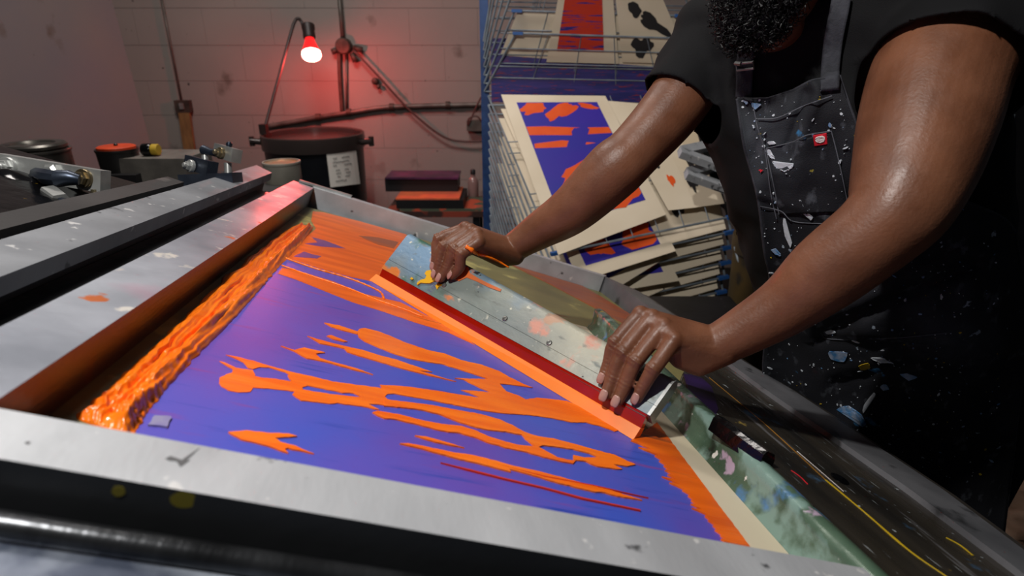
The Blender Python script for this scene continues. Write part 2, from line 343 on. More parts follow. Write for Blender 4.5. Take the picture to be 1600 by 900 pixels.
bm = BM(); box(bm, -.02 + T(-.225, 0).x, T(-.225, 0).x + .115, 0, .012, 0, .006); bm.transform(Matrix.Translation((0, T(0, 1.857).y, .0)) @ Matrix.Rotation(-.06, 4, 'Z'))
put('corner_strip', bm, 'zinc', t_scr, MT, bevel=.001, label='thin bright metal strip on the far left corner')
# dark outer band beyond the right rail
bm = BM(); rows = []
for a in pO: rows.append([bm.verts.new((a.x + dx, a.y, z)) for dx, z in ((.003, -.07), (.003, -.004), (.022, -.004), (.022, -.07))])
for q, s in zip(rows, rows[1:]):
    for i in range(4): bm.faces.new((q[i], q[(i + 1) % 4], s[(i + 1) % 4], s[i]))
for q in (rows[0], rows[-1]): bm.faces.new(q)
put('edge_strip', bm, 'dark_edge', t_bed, MT, label='dark wooden strip along the right edge')
# mesh and what is printed on it
HM = -.05
bm = BM(); tbox(bm, -.21, .72, .40, 1.79, HM - .002, HM); mesh = put('mesh', bm, 'mesh', t_scr, MT, label='olive mesh stretched in the frame')
zl = [HM * K]
def layer(name, pts, mat, th=.0004, jamp=.0012, par=None, label=None, step=.004):
    zl[0] += .00006; bm = BM(); P = jag(pts, step, jamp, len(pts)) if jamp else pts
    sheet(bm, P, HM * K - .0002, zl[0] + th); return put(name, bm, mat, par or mesh, MT, label=label)
bm = BM()
layer('blue_print_area', [T(-.160, .40, 0), T(.436, .40), T(.436, .69), T(.06, 1.27), T(-.15, 1.3)], 'blue', .0002, .002, label='blue and purple inked print area')
layer('border_strip', [T(.438, .40), T(.497, .40), T(.503, 1.25), T(.441, 1.25)], 'cream', .0003, 0, label='cream paper border strip beside the print')
c1 = lambda *L: [TP(320 + x / 4, 490 + y / 4, HM) for x, y in L]
c2 = lambda *L: [TP(640 + x / 4, 540 + y / 4, HM) for x, y in L]
c3 = lambda *L: [TP(600 + x / 4, 620 + y / 4, HM) for x, y in L]
c4 = lambda *L: [TP(400 + x / 4, 320 + y / 4, HM) for x, y in L]
px = lambda *L: [TP(x, y, HM) for x, y in L]
random.seed(21); RAG = []
for i in range(46):
    t = 1 - i / 45; x, y = 1012 + 143 * t, 700 + 175 * t; k = (4 + 26 * rnd() ** 2.2) if i % 2 else -2 - 5 * rnd(); RAG.append((x - k + (3 if i % 2 else 0), y - k * .30))
SM = [
 ('orange_far', c4((355, 42), (420, 48), (650, 105), (935, 185), (1010, 260), (900, 350), (800, 455), (720, 480), (600, 455), (400, 400), (150, 318), (240, 268), (330, 190), (375, 150), (345, 100))),
 ('orange_far', c4((135, 432), (165, 395), (300, 425), (480, 480), (680, 560), (900, 610), (1150, 735), (1290, 815), (1370, 880), (1200, 800), (1000, 740), (780, 665), (600, 610), (400, 530), (250, 470))),
 ('purple_ink', c4((345, 203), (430, 225), (560, 275), (400, 262), (300, 245), (385, 238))), ('purple_ink', c4((235, 325), (300, 295), (345, 310), (410, 325), (380, 337), (260, 330))),
 ('dull_ink_shade', c4((640, 195), (760, 205), (890, 235), (860, 275), (760, 250), (700, 225))),  # brown shadow patch painted onto the orange ink
 ('orange', c1((90, 440), (92, 405), (130, 385), (165, 375), (180, 345), (235, 350), (300, 358), (312, 395), (360, 405), (440, 412), (520, 425), (560, 430), (600, 450), (610, 470), (590, 490), (540, 490), (440, 478), (370, 472), (300, 468), (285, 495), (210, 498), (150, 485), (100, 460))),
 ('orange', c1((90, 302), (120, 310), (195, 345), (180, 356), (130, 330))),
 ('orange', c1((130, 262), (200, 275), (300, 300), (450, 345), (545, 370), (600, 382), (640, 395), (560, 400), (500, 372), (400, 340), (350, 340), (300, 352), (270, 345), (240, 310), (190, 285))),
 ('orange', c1((515, 392), (545, 375), (650, 392), (800, 430), (960, 452), (1110, 472), (1180, 490), (1210, 502), (1140, 508), (1125, 525), (1145, 545), (1200, 562), (1190, 590), (1090, 572), (1000, 535), (930, 505), (860, 500), (760, 480), (640, 455), (600, 470), (560, 445), (530, 415))),
 ('orange', c1((545, 510), (560, 490), (610, 480), (700, 495), (800, 510), (940, 525), (1000, 528), (1080, 535), (1140, 545), (1200, 565), (1190, 590), (1100, 572), (1020, 570), (1090, 605), (1060, 602), (1000, 588), (900, 575), (830, 565), (780, 570), (700, 560), (600, 550))),
 ('orange', c1((1095, 452), (1180, 455), (1280, 464)) + c2((150, 285), (300, 310), (430, 330), (520, 305), (600, 340), (700, 345), (800, 330), (980, 350), (1060, 385), (1180, 440), (1320, 530), (1280, 540), (1180, 505), (1100, 485), (1020, 485), (900, 460), (760, 440), (600, 430), (450, 410), (250, 370), (100, 340), (0, 324)) + c1((1200, 508), (1140, 500), (1110, 475))),
 ('orange', c1((950, 120), (965, 100), (1000, 95), (1080, 115), (1160, 145), (1250, 185), (1400, 235)) + c2((220, 55), (320, 95), (450, 125), (560, 165), (620, 200), (700, 240), (770, 268), (690, 256), (600, 245), (560, 243), (600, 290), (680, 318), (730, 345), (640, 348), (540, 330), (500, 310), (450, 335), (370, 300), (320, 283), (400, 288), (505, 298), (430, 265), (380, 240), (340, 218), (280, 208), (400, 213), (490, 212), (420, 190), (300, 150), (200, 120), (100, 105), (0, 87)) + c1((1180, 255), (1080, 215), (1000, 180), (960, 150))),
 ('orange', c1((745, 62), (840, 80), (955, 118), (950, 132), (860, 110), (790, 88))), ('orange_far', c1((760, 145), (790, 140), (890, 180), (870, 182), (800, 165))),
 ('orange', c1((640, 145), (700, 165), (760, 180), (830, 200), (900, 215), (990, 235), (1100, 270), (1200, 295), (1300, 330), (1420, 370), (1330, 362), (1570, 430), (1400, 392), (1280, 362), (1150, 325), (1050, 295), (960, 270), (890, 245), (870, 225), (800, 207), (720, 192))),
 ('orange', c1((475, 208), (560, 235), (620, 218), (750, 250), (690, 258), (720, 285), (800, 310), (950, 350), (1050, 387), (900, 349), (780, 314), (700, 297), (640, 287), (600, 267), (560, 242))),
 ('orange', c1((145, 750), (260, 740), (400, 755), (520, 758), (575, 775), (500, 782), (440, 785), (470, 810), (560, 835), (620, 860), (680, 885), (600, 868), (520, 850), (500, 855), (520, 880), (470, 865), (400, 835), (330, 820), (220, 795))),
 ('orange', c1((1045, 625), (1080, 615), (1160, 630)) + c3((120, 125), (240, 155), (360, 178), (480, 190), (560, 215), (640, 250), (760, 290), (850, 310), (960, 320), (1020, 350), (1080, 385), (1140, 400), (1200, 405), (1180, 425), (1100, 410), (1000, 385), (880, 350), (760, 325), (640, 290), (580, 265), (480, 235), (360, 220), (200, 180), (80, 150), (0, 142)) + c1((1080, 648),)),
 ('orange', c3((0, 22), (100, 35), (300, 60), (450, 90), (600, 115), (720, 150), (800, 185), (880, 230), (960, 255), (1060, 270), (1180, 300), (1320, 340), (1440, 370), (1520, 410), (1570, 430), (1520, 440), (1430, 430), (1490, 462), (1400, 452), (1330, 443), (1260, 410), (1180, 402), (1180, 372), (1250, 387), (1340, 387), (1280, 360), (1180, 335), (1080, 320), (1000, 312), (950, 325), (880, 270), (860, 245), (760, 225), (620, 210), (480, 170), (340, 115), (240, 90), (120, 75), (0, 65))),
 ('orange', c3((190, 250), (260, 258), (340, 280), (410, 300), (500, 327), (380, 304), (280, 280))),
 ('orange', c3((95, 300), (150, 300), (280, 325), (420, 355), (560, 375), (680, 405), (780, 435), (920, 465), (1100, 510), (1280, 560), (1400, 590), (1470, 612), (1610, 653), (1440, 627), (1380, 607), (1300, 600), (1180, 570), (1060, 540), (900, 490), (780, 460), (790, 477), (740, 465), (650, 440), (500, 405), (380, 375), (260, 340), (160, 314))),
 ('red_thin', c3((350, 420), (520, 460), (760, 520), (1000, 575), (1240, 640), (1600, 715), (1600, 721), (1240, 648), (1000, 582), (760, 527), (520, 467))),
 ('red_thin', c3((700, 430), (1000, 505), (1300, 560), (1650, 640), (1300, 566), (1000, 511))),
 ('orange_far', px((985, 690), (1026, 662), (1168, 853), (1190, 885), *RAG)),
 ('dull_ink_shade', px((760, 395), (800, 395), (870, 425), (935, 462), (985, 492), (1010, 520), (985, 512), (930, 482), (860, 445), (790, 410))),
 ('grey_tape', px((231, 667), (241, 653), (268, 654), (261, 670))),
]
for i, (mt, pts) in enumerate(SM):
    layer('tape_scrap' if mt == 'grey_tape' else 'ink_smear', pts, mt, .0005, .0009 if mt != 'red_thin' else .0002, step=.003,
          label={'purple_ink': 'purple sliver in the orange ink', 'dull_ink_shade': 'dull brown layer for ink stain and painted shadow', 'grey_tape': 'pale lilac scrap of tape', 'red_thin': 'thin red streak of ink'}.get(mt))
# green ink-caked rail and the black plate on the right
bm = BM(); P = []
rw = []
for i in range(81):
    b = .35 + i * (1.25 - .35) / 80; w = noise.noise(Vector((b * 14, 0, 0)))
    rw.append([bm.verts.new(p) for p in (T(.4985, b, HM), T(.5 + .006 + .002 * noise.noise(Vector((b * 30, 3, 0))), b, -.034), T(.505 + .004 * w, b, -.018), T(.503 + .002 * w, b, -.004 + .003 * noise.noise(Vector((b * 40, 9, 0)))), T(.516, b, 0 + .002 * w), T(.530, b, -.004), T(.536, b, -.008), T(.536, b, -.058), T(.4985, b, -.058))])
for q, s in zip(rw, rw[1:]):
    for k in range(9): bm.faces.new((q[k], q[(k + 1) % 9], s[(k + 1) % 9], s[k]))
bm.faces.new(rw[0]); bm.faces.new(rw[-1])
put('guide_rail', bm, 'green_rail', t_scr, MT, smooth=True, label='green rail caked with multicoloured dried ink')
bm = BM(); q0 = T(.537, .16); poly = [T(.537, .16), T(.83, .16), TP(1416, 760, -.008), TP(1190, 604, -.008), TP(1112, 550, -.008), TP(1085, 552, -.008), TP(1066, 585, -.008), TP(1080, 625, -.008), T(.537, .74)]
sheet(bm, poly, -.058 * K, -.008 * K); plate = put('side_plate', bm, 'black_plate', t_scr, MT, label='black scratched side plate with yellow ink lines')
def streak(P, w, mat, name='ink_line', h=-.008):
    bm = BM(); L = [TP(x, y, h) for x, y in P]; L = spline(L, 12); lo, hi = [], []
    for i, p in enumerate(L):
        d = (L[min(i + 1, len(L) - 1)] - L[max(0, i - 1)]).normalized(); nn = Vector((-d.y, d.x, 0)); ww = w * (.35 + .9 * abs(noise.noise(p * 60)))
        lo.append(p + nn * ww); hi.append(p - nn * ww)
    sheet(bm, lo + hi[::-1], h * K - .0005, h * K + .0006); put(name, bm, mat, plate, MT)
streak([(1290, 750), (1350, 800), (1420, 860), (1480, 902)], .0016, 'yellow_ink'); streak([(1108, 590), (1150, 625), (1200, 667), (1290, 750)], .0009, 'amber_ink')
streak([(1325, 697), (1370, 728), (1416, 763)], .0018, 'cyan_ink'); streak([(1416, 763), (1470, 800), (1596, 894)], .0013, 'cyan_ink')
streak([(1245, 705), (1280, 735), (1318, 768)], .0003, 'white_thread'); streak([(1478, 840), (1500, 852), (1520, 868)], .002, 'yellow_ink'); streak([(1236, 735), (1250, 745), (1262, 757)], .0004, 'label_red')
bm = BM(); e = [TP(1312 + 14 * math.cos(t) + 4 * math.sin(t), 749 + 7 * math.sin(t) + 6 * math.cos(t), -.008) for t in [k * math.pi / 10 for k in range(20)]]
sheet(bm, e, -.009 * K, -.0068 * K); put('slot', bm, 'gloss_black', plate, MT, label='black oval slot')
bm = BM(); e = [TP(x, y, -.008) for x, y in ((1068, 585), (1082, 586), (1098, 592), (1112, 605), (1122, 640), (1112, 660), (1096, 645), (1080, 625))]; sheet(bm, e, -.009 * K, -.0072 * K); put('ink_stain', bm, 'purple_stain', plate, MT, label='dark purple ink stain')
bm = BM(); A, B_ = TP(1112, 657, .004), TP(1190, 716, .004); d = (B_ - A).normalized(); nn = Vector((d.y, -d.x, 0))
if nn.x < 0: nn = -nn
rw = []
for i in range(9):
    p = A.lerp(B_, i / 8); j = .0015 * noise.noise(p * 90)
    rw.append([bm.verts.new(p + nn * x + Vector((0, 0, z))) for x, z in ((0, -.012), (0 + j, .004), (.004, .008 + j), (.017, .006), (.021, -.001), (.021, -.012))])
for q, s in zip(rw, rw[1:]):
    for k in range(6): bm.faces.new((q[k], q[(k + 1) % 6], s[(k + 1) % 6], s[k]))
bm.faces.new(rw[0]); bm.faces.new(rw[-1]); put('stop_block', bm, 'gloss_black', t_scr, MT, label='short black ink-crusted block on the green rail')
# pencil tick and stains on the near rail
def mark(pts, mat, name, h=0., lab=None):
    bm = BM(); sheet(bm, [TP(x, y, h) for x, y in pts], h * K - .0004, h * K + .0003); put(name, bm, mat, r_near, MT, label=lab)
mark([(258, 717), (266, 713), (284, 719), (312, 700), (290, 721), (297, 719), (282, 730), (276, 721), (264, 720)], 'pencil', 'tick_mark', lab='pencil tick mark')
mark([(38, 692), (44, 690), (48, 692), (43, 695)], 'pencil', 'ink_spot')
bm = BM()
def front_pt(px_, py_, b=.3545):                                              # point on the near rail's front side
    r = MTI.to_3x3() @ dirw(ray(px_, py_)); o = MTI @ CO; return o + r * ((b * K - o.y) / r.y)
def disc_front(cx, cy, rx, ry, name):
    bm = BM(); P = []
    for k in range(18):
        t = k * math.pi / 9; q = 1 + .12 * noise.noise(Vector((math.cos(t) * 2, math.sin(t) * 2, cx))); P.append(front_pt(cx + rx * q * math.cos(t), cy + ry * q * math.sin(t), .3565))
    v = [bm.verts.new(p) for p in P]; w = [bm.verts.new(p + Vector((0, .004, 0))) for p in P]; bm.faces.new(v)
    for i in range(18): bm.faces.new((v[i], w[i], w[(i + 1) % 18], v[(i + 1) % 18]))
    put(name, bm, 'yellow_stain', r_near, MT, label='dull yellow paint stain')
mm('yellow_stain', '#6d6412', .5)
disc_front(287, 781, 22, 13, 'paint_stain'); disc_front(185, 768, 11, 8, 'paint_stain')

# ---- bank of ink along the left side (height field)
bm = BM(); nx, ny = 40, 300; G = []
L0 = [TP(x, y, HM) for x, y in ((120, 655), (165, 612), (215, 565), (270, 515), (330, 455), (400, 395), (440, 365), (466, 352))]
R0 = [TP(x, y, HM) for x, y in ((205, 690), (240, 634), (300, 566), (360, 505), (405, 455), (436, 418), (468, 385), (490, 356))]
L0, R0 = spline(L0, 12), spline(R0, 12)
def samp(L, t): x = t * (len(L) - 1); i = min(int(x), len(L) - 2); return L[i].lerp(L[i + 1], x - i)
for j in range(ny + 1):
    t = j / ny; l, r_ = samp(L0, t), samp(R0, t); row = []
    l = l + (l - r_) * .14 * noise.noise(Vector((t * 30, 1, 0))); r_ = r_ + (r_ - l) * .05 * noise.noise(Vector((t * 60, 5, 0)))
    for i in range(nx + 1):
        s = i / nx; p = l.lerp(r_, s); e = min(s, 1 - s) * 2; env = min(1, e * 2.6) ** .6 * min(1, min(t, 1 - t) * 25 + .3)
        sw = s + .10 * noise.noise(Vector((t * 7, 4, 0))); g = .0042 + .0036 * noise.noise(Vector((sw * 7, t * 3.5, 1))) + .0026 * noise.noise(Vector((sw * 17, t * 9, 4))) + (.0008 + .0022 * max(0, 1 - t * 4)) * noise.noise(Vector((s * 14, t * 70, 7)))
        g += .0035 * max(0, 1 - abs(s - .32) * 6) + .0045 * max(0, 1 - abs(s - .75) * 5)
        row.append(bm.verts.new((p.x, p.y, HM * K + .0002 + env * max(.0008, g * 1.5))))
    G.append(row)
for j in range(ny):
    for i in range(nx): bm.faces.new((G[j][i], G[j][i + 1], G[j + 1][i + 1], G[j + 1][i]))
rim = [e for e in bm.edges if e.is_boundary]; ex = bmesh.ops.extrude_edge_only(bm, edges=rim)
for v in [g for g in ex['geom'] if isinstance(g, bmesh.types.BMVert)]: v.co.z = HM * K - .0003
put('ink_bank', bm, 'orange_thick', None, MT, atT(T(-.13, .9, HM)), smooth=True, label='thick ridge of wet orange ink heaped along the left side of the screen', cat='ink')
bm = BM()
for P, w in (([(424, 394), (440, 402), (490, 420), (545, 436), (590, 455), (600, 468)], .0022), ([(440, 416), (480, 430), (540, 450), (590, 470), (625, 482), (660, 496)], .0018)):
    L = spline([TP(x, y, HM) + Vector((0, 0, .0012)) for x, y in P], 24); tube(bm, L, [w * (.6 + .8 * abs(noise.noise(p * 220))) for p in L], 8)
put('ink_thread', bm, 'orange_thick', None, MT, atT(T(-.02, 1.2, HM)), smooth=True, label='thin raised orange ink beads trailing from the ink ridge to the squeegee', cat='ink')

# ================================================================== SQUEEGEE
FL, FR = TP(580, 440, HM), TP(989, 688, HM); s_ax = (FR - FL).normalized(); t_ax = Vector((-s_ax.y, s_ax.x, 0))
if t_ax.x < 0: t_ax = -t_ax
def endp(px_, py_, O): r = MTI.to_3x3() @ dirw(ray(px_, py_)); o = MTI @ CO; k = (O - o).dot(s_ax) / r.dot(s_ax); p = o + r * k - O; return (p.dot(t_ax), p.z)
PLx = [endp(*q, FL) for q in ((580, 440), (591, 430), (596, 419), (606, 405), (640, 362))]
PRx = [endp(*q, FR) for q in ((989, 688), (1001, 669), (1011, 647), (1019, 634), (1053, 588))]
print('SQ left', [tuple(round(v, 4) for v in p) for p in PLx]); print('SQ right', [tuple(round(v, 4) for v in p) for p in PRx])
MSQ = Matrix((s_ax.to_4d(), t_ax.to_4d(), Vector((0, 0, 1, 0)), Vector((0, 0, 0, 1)))).transposed(); MSQ[3][:] = (0, 0, 0, 1); MSQ.translation = FL
MSQ = MT @ MSQ; LS = (FR - FL).length
t_sq = thing('squeegee', 'long paint-stained aluminium squeegee with red blade pressed on the wet screen under both hands', 'squeegee', MSQ)
AV = [((a[0] + b[0]) / 2, (a[1] + b[1]) / 2) for a, b in zip(PLx, PRx)]
def lerp2(i, x): t = x / LS; return (PLx[i][0] * (1 - t) + PRx[i][0] * t, PLx[i][1] * (1 - t) + PRx[i][1] * t)
def prism(prof, x0, x1, n=2):
    """prof(x) -> closed outline in (t, h); extruded along the squeegee"""
    bm = BM(); R = []
    for i in range(n): x = x0 + (x1 - x0) * i / (n - 1); R.append([bm.verts.new((x, p[0], p[1])) for p in prof(x)])
    m = len(R[0])
    for a, b in zip(R, R[1:]):
        for k in range(m): bm.faces.new((a[k], a[(k + 1) % m], b[(k + 1) % m], b[k]))
    bm.faces.new(R[0][::-1]); bm.faces.new(R[-1]); return bm
def off(p, q, d):                                                               # move p by d perpendicular to face p-q, away from the viewer
    u = Vector((q[0] - p[0], q[1] - p[1])).normalized(); n = Vector((u.y, -u.x)); n = n if n.x > 0 else -n; return (p[0] + n.x * d, p[1] + n.y * d)
def up(p, q, d): u = Vector((q[0] - p[0], q[1] - p[1])).normalized(); return (p[0] + u.x * d, p[1] + u.y * d)
def blade_low(x): a, b = lerp2(0, x), lerp2(1, x); return [(a[0], .0006), b, off(b, lerp2(2, x), .011), (a[0] + .016, .0006)]
put('blade_edge', prism(blade_low, -.006, LS), 'orange_blade', t_sq, MSQ, label='lower edge of the blade coated in orange ink', bevel=.0012)
def blade_hi(x): b, c = lerp2(1, x), lerp2(2, x); return [off(b, c, .001), off(c, b, -.001) if False else off(c, lerp2(4, x), .001), off(c, lerp2(4, x), .010), off(b, c, .010)]
put('blade', prism(blade_hi, .002, LS), 'blade_red', t_sq, MSQ, label='translucent red rubber blade', bevel=.0008)
def hold(x):
    c, d, e = lerp2(2, x), lerp2(3, x), lerp2(4, x); th = .020
    o_ = [c, d]; cc = off(up(e, d, .010), c, 0)
    o_ += [up(e, d, .016), off(up(e, d, .008), d, .0) , off(up(e, d, .002), c, .003) , off(up(e, d, .0), c, .009)]
    b1 = off(up(e, d, .004), c, .0165); b2 = off(up(e, d, .014), c, th); b3 = off(c, d, th)
    return o_ + [(b1[0], b1[1]), (b2[0], b2[1]), (b3[0], b3[1])]
def holdx(x):
    c, e = Vector(lerp2(2, x)), Vector(lerp2(4, x)); u = (e - c).normalized(); n = Vector((u.y, -u.x)); n = n if n.x > 0 else -n; H = (e - c).length; r = .011; P = [c, c + u * (H * .22)]
    P += [c + u * (H * .225) + n * .0008, c + u * (H * .245) + n * .0008, c + u * (H * .25)]
    for k in range(7): a = math.pi * k / 6; P.append(c + u * (H - r) + n * r + (-n * math.cos(a) + u * math.sin(a)) * r)
    P += [c + n * .022]
    return [tuple(p) for p in P]
holder = put('holder', prism(holdx, 0, LS), 'squeegee_alu', t_sq, MSQ, autos=40, label='paint-stained aluminium holder')
def slotp(x): c, e = lerp2(2, x), lerp2(4, x); q = off(c, e, .0); return [off(up(c, e, -.0035), e, .0025), off(up(c, e, .002), e, .0025), off(up(c, e, .002), e, .017), off(up(c, e, -.0035), e, .017)]
put('slot_strip', prism(slotp, .001, LS - .001), 'squeegee_slot', t_sq, MSQ, label='dark clamping slot above the blade')
def endcap(x): return holdx(x)
put('end_plate', prism(lambda x: [(p[0] * 1, p[1]) for p in holdx(LS)], LS, LS + .004), 'zinc', t_sq, MSQ, label='worn metal end plate')
for f in (.265, .52, .68):
    x = LS * f; c, e = Vector(lerp2(2, x)), Vector(lerp2(4, x)); u = (e - c).normalized(); n = Vector((u.y, -u.x)); n = n if n.x > 0 else -n
    q = c + u * ((e - c).length * .33); bm = BM(); lathe(bm, [(.0042, -.002), (.0042, .0006), (.0034, .0014), (.0018, .0016), (.0016, .0009)], 16, Vector((x, q.x, q.y)), Vector((0, -n.x, -n.y))); put('screw', bm, 'screw', holder, MSQ)
def face_off(x, v, d):                                                            # point in squeegee frame on the face: along x, fraction v up, lifted d towards the viewer
    c, e = Vector(lerp2(2, x)), Vector(lerp2(4, x)); u = e - c; n = Vector((u.y, -u.x)).normalized(); n = n if n.x > 0 else -n; p = c + u * v - n * d; return Vector((x, p.x, p.y))
fc, fe = Vector(face_off(LS / 2, 0, 0)), Vector(face_off(LS / 2, 1, 0)); FN = (MSQ.to_3x3() @ (Vector((1, 0, 0)).cross(fe - fc))).normalized(); FN = FN if FN.dot(CF) < 0 else -FN
FP = MSQ @ fc
def onface(px_, py_, lift=0.):                                                     # pixel -> point above the holder's face
    d = dirw(ray(px_, py_)); return CO + d * (((FP + FN * lift - CO).dot(FN)) / d.dot(FN))
def Zof(p): return (p - CO).dot(CF)
bm = BM()
def paint_on_face(P, mat, lab):
    bm = BM(); L = [MSQ.inverted() @ onface(x, y, .0009) for x, y in P]; q = MSQ.inverted().to_3x3() @ FN; v = [bm.verts.new(p) for p in L]; w = [bm.verts.new(p - q * .002) for p in L]
    f = bm.faces.new(v)
    for i in range(len(v)): bm.faces.new((v[i], w[i], w[(i + 1) % len(v)], v[(i + 1) % len(v)]))
    bmesh.ops.triangulate(bm, faces=[f], ngon_method='EAR_CLIP'); put('paint_splash', bm, mat, holder, MSQ, label=lab)
q5 = lambda *L: [(580 + x / 5.7, 330 + y / 5.7) for x, y in L]
mm('yellow_splash', '#e0a808', .35); mm('orange_splash', '#d8641c', .5, col2='#b86a40', scale=60)
paint_on_face(q5((475, 555), (490, 530), (530, 522), (548, 545), (545, 575), (580, 590), (575, 615), (520, 640), (480, 640), (440, 635), (410, 655), (405, 640), (440, 610), (480, 600), (490, 575)), 'yellow_splash', 'bright yellow paint splash')
paint_on_face(q5((570, 665), (590, 640), (630, 655), (600, 670), (585, 695)), 'yellow_splash', 'bright yellow paint splash'); paint_on_face(q5((345, 600), (360, 585), (375, 600), (360, 610)), 'yellow_splash', 'bright yellow paint splash')
paint_on_face(q5((820, 500), (860, 490), (880, 550), (960, 600), (1050, 645), (1160, 695), (1150, 715), (1040, 675), (940, 625), (850, 590), (780, 620), (745, 605), (800, 570)), 'orange_splash', 'dry orange paint streak')

# ================================================================== LEFT SIDE: hinge bar, bench, clamps
t_bar = thing('hinge_bar', 'long bare aluminium hinge bar lying left of the screen frame over a black channel', 'bar', atT(T(-.35, 1.2, -.06)))
bm = BM(); slabT(bm, [TP(-130, 412), TP(-140, 486), TP(425, 270), TP(401, 258)][::1], -.022, 0); put('top_bar', bm, 'alu_bar', t_bar, MT, bevel=.002)
bm = BM(); tbox(bm, -.335, -.30, .41, 1.80, -.058, -.042); put('ledge', bm, 'tube_steel', t_bar, MT, bevel=.004, label='dull grey ledge under the bar')
bm = BM(); tbox(bm, -.372, -.336, .41, 1.86, -.058, -.0225); put('web', bm, 'black_metal', t_bar, MT)
t_slab = thing('side_bench', 'black worktop slab left of the hinge bar that carries the hinge clamps', 'bench', atT(T(-.7, .9, -.05)))
bm = BM(); slabT(bm, [T(-1.15, .3), T(-.40, .3), T(-.392, 1.375), T(-.44, 1.41), T(-1.1, 1.41)], -.028, -.001) if False else hexa(bm, [Vector((p.x, p.y, h * K)) for h in (-.028, -.001) for p in (T(-.436, .3), T(-.40, .3), T(-.40, 1.375), T(-.436, 1.385))])
put('worktop', bm, 'bench_top', t_slab, MT, bevel=.002)
bm = BM(); tbox(bm, -.80, -.4005, .3, 1.37, -.066, -.0285); put('lower_shelf', bm, 'gloss_black', t_slab, MT, bevel=.002, label='lower black shelf')
for a, b in ((-.76, .45), (-.44, .45), (-.76, 1.3), (-.44, 1.3)):
    p = MT @ T(a, b, -.066); bm = BM(); box(bm, p.x - .025, p.x + .025, p.y - .025, p.y + .025, 0, p.z + .006); put('leg', bm, 'black_metal', t_slab)
def obox(bm, P0, P1, hgt, thk, upv=None):                                          # bar from P0 to P1, its height along up
    d = (P1 - P0).normalized(); u = (upv or TU); u = (u - d * u.dot(d)).normalized(); w = d.cross(u); hexa(bm, [p + w * a * thk / 2 + u * b * hgt / 2 for b in (-1, 1) for p, a in ((P0, -1), (P0, 1), (P1, 1), (P1, -1))])
def bolt(par, p, ax, r, mat='zinc', name='bolt'):
    bm = BM(); lathe(bm, [(r * 1.5, -.004), (r * 1.5, .002), (r * 1.42, .003)], 28, p, ax); ob = put('washer', bm, mat, par, autos=40)
    bm = BM(); lathe(bm, [(r * 1.12, .002), (r * 1.12, .008), (r, .0095)], 6, p, ax); lathe(bm, [(r * .62, .008), (r * .62, .014), (r * .5, .0155), (r * .25, .015)], 20, p, ax); put(name, bm, mat, par, autos=35)
# clamp 1 (near left)
t_c = thing('hinge_clamp', 'large zinc hinge clamp with two bolts on the black worktop at the left edge', 'clamp', atT(TP(120, 335)))
p0, p1 = W(-2, 256, .945), W(165, 284, .925); bm = BM(); obox(bm, p0, p1, .033, .02); put('clamp_bar', bm, 'zinc', t_c, bevel=.0015)
dd = (p1 - p0).normalized(); nf = dd.cross(TU).normalized(); nf = nf if nf.dot(CF) < 0 else -nf
bolt(t_c, W(24, 261, .942) + nf * .013, nf, .0098); bolt(t_c, W(141, 279, .928) + nf * .013, nf, .0095, 'brass_zinc')
bm = BM(); tube(bm, [W(58, 272, .93), W(75, 277, .885), W(92, 279, .88)], [.010, .012, .011], 8); tube(bm, [W(90, 279, .88), W(108, 278, .88), W(124, 281, .885)], [.0125, .011, .0075], 14); put('lever', bm, 'dark_steel', t_c, autos=40, label='grey steel lever')
bm = BM(); lathe(bm, [(.014, 0), (.014, .008), (.009, .012)], 6, W(85, 270, .925), nf); put('nut', bm, 'zinc', t_c, autos=30)
bm = BM(); tube(bm, [W(152, 296, .926), W(154, 320, .93)], .009, 12); put('stud', bm, 'brass_zinc', t_c, autos=40)
bm = BM(); obox(bm, W(128, 321, .93), W(182, 320, .93), .008, .03); put('foot', bm, 'gloss_black', t_c, bevel=.002, label='glossy black foot')
bm = BM(); tube(bm, [W(78, 305, .88), W(96, 318, .86)], [.016, .015], 6); put('hex_collar', bm, 'zinc', t_c, autos=30)
bm = BM(); tube(bm, [W(96, 318, .86), W(112, 328, .845), W(120, 331, .84)], [.009, .010, .0095], 14); tube(bm, [W(120, 331, .84), W(138, 338, .825)], [.0075, .011], 14); put('handle', bm, 'dark_steel', t_c, autos=40, label='dark grey handle stub')
bm = BM(); ball(bm, W(20, 302, .90), .052, 28, (1.15, .8, .62), MT.to_3x3())
for v in bm.verts: v.co += (v.co - W(20, 302, .90)).normalized() * .006 * noise.noise(v.co * 30)
put('base_casting', bm, 'gloss_black', t_c, smooth=True, label='glossy black base casting flecked with yellow')
# clamp 2 (far)
t_c = thing('hinge_clamp', 'smaller blue grey hinge clamp at the far end behind the hinge bar', 'clamp', atT(TP(335, 285)))
Zc = 1.26
p0, p1 = W(296, 254, Zc + .04), W(332, 264, Zc); bm = BM(); obox(bm, p0, p1, .030, .024); put('clamp_block', bm, 'dark_steel', t_c, bevel=.003)
dd = (p1 - p0).normalized(); nf = dd.cross(TU).normalized(); nf = nf if nf.dot(CF) < 0 else -nf
bolt(t_c, W(308, 261, Zc + .02) + nf * .015, nf, .0085)
p0, p1 = W(341, 235, Zc + .04), W(370, 244, Zc); bm = BM(); obox(bm, p0, p1, .028, .022); put('clamp_bar', bm, 'zinc', t_c, bevel=.002)
bolt(t_c, W(354, 241, Zc + .02) + nf * .014, nf, .0082, 'brass_zinc')
bm = BM(); tube(bm, [W(318, 234, Zc + .03), W(330, 238, Zc + .02), W(350, 240, Zc + .01)], [.010, .007, .009], 12); put('lever', bm, 'dark_steel', t_c, autos=40)
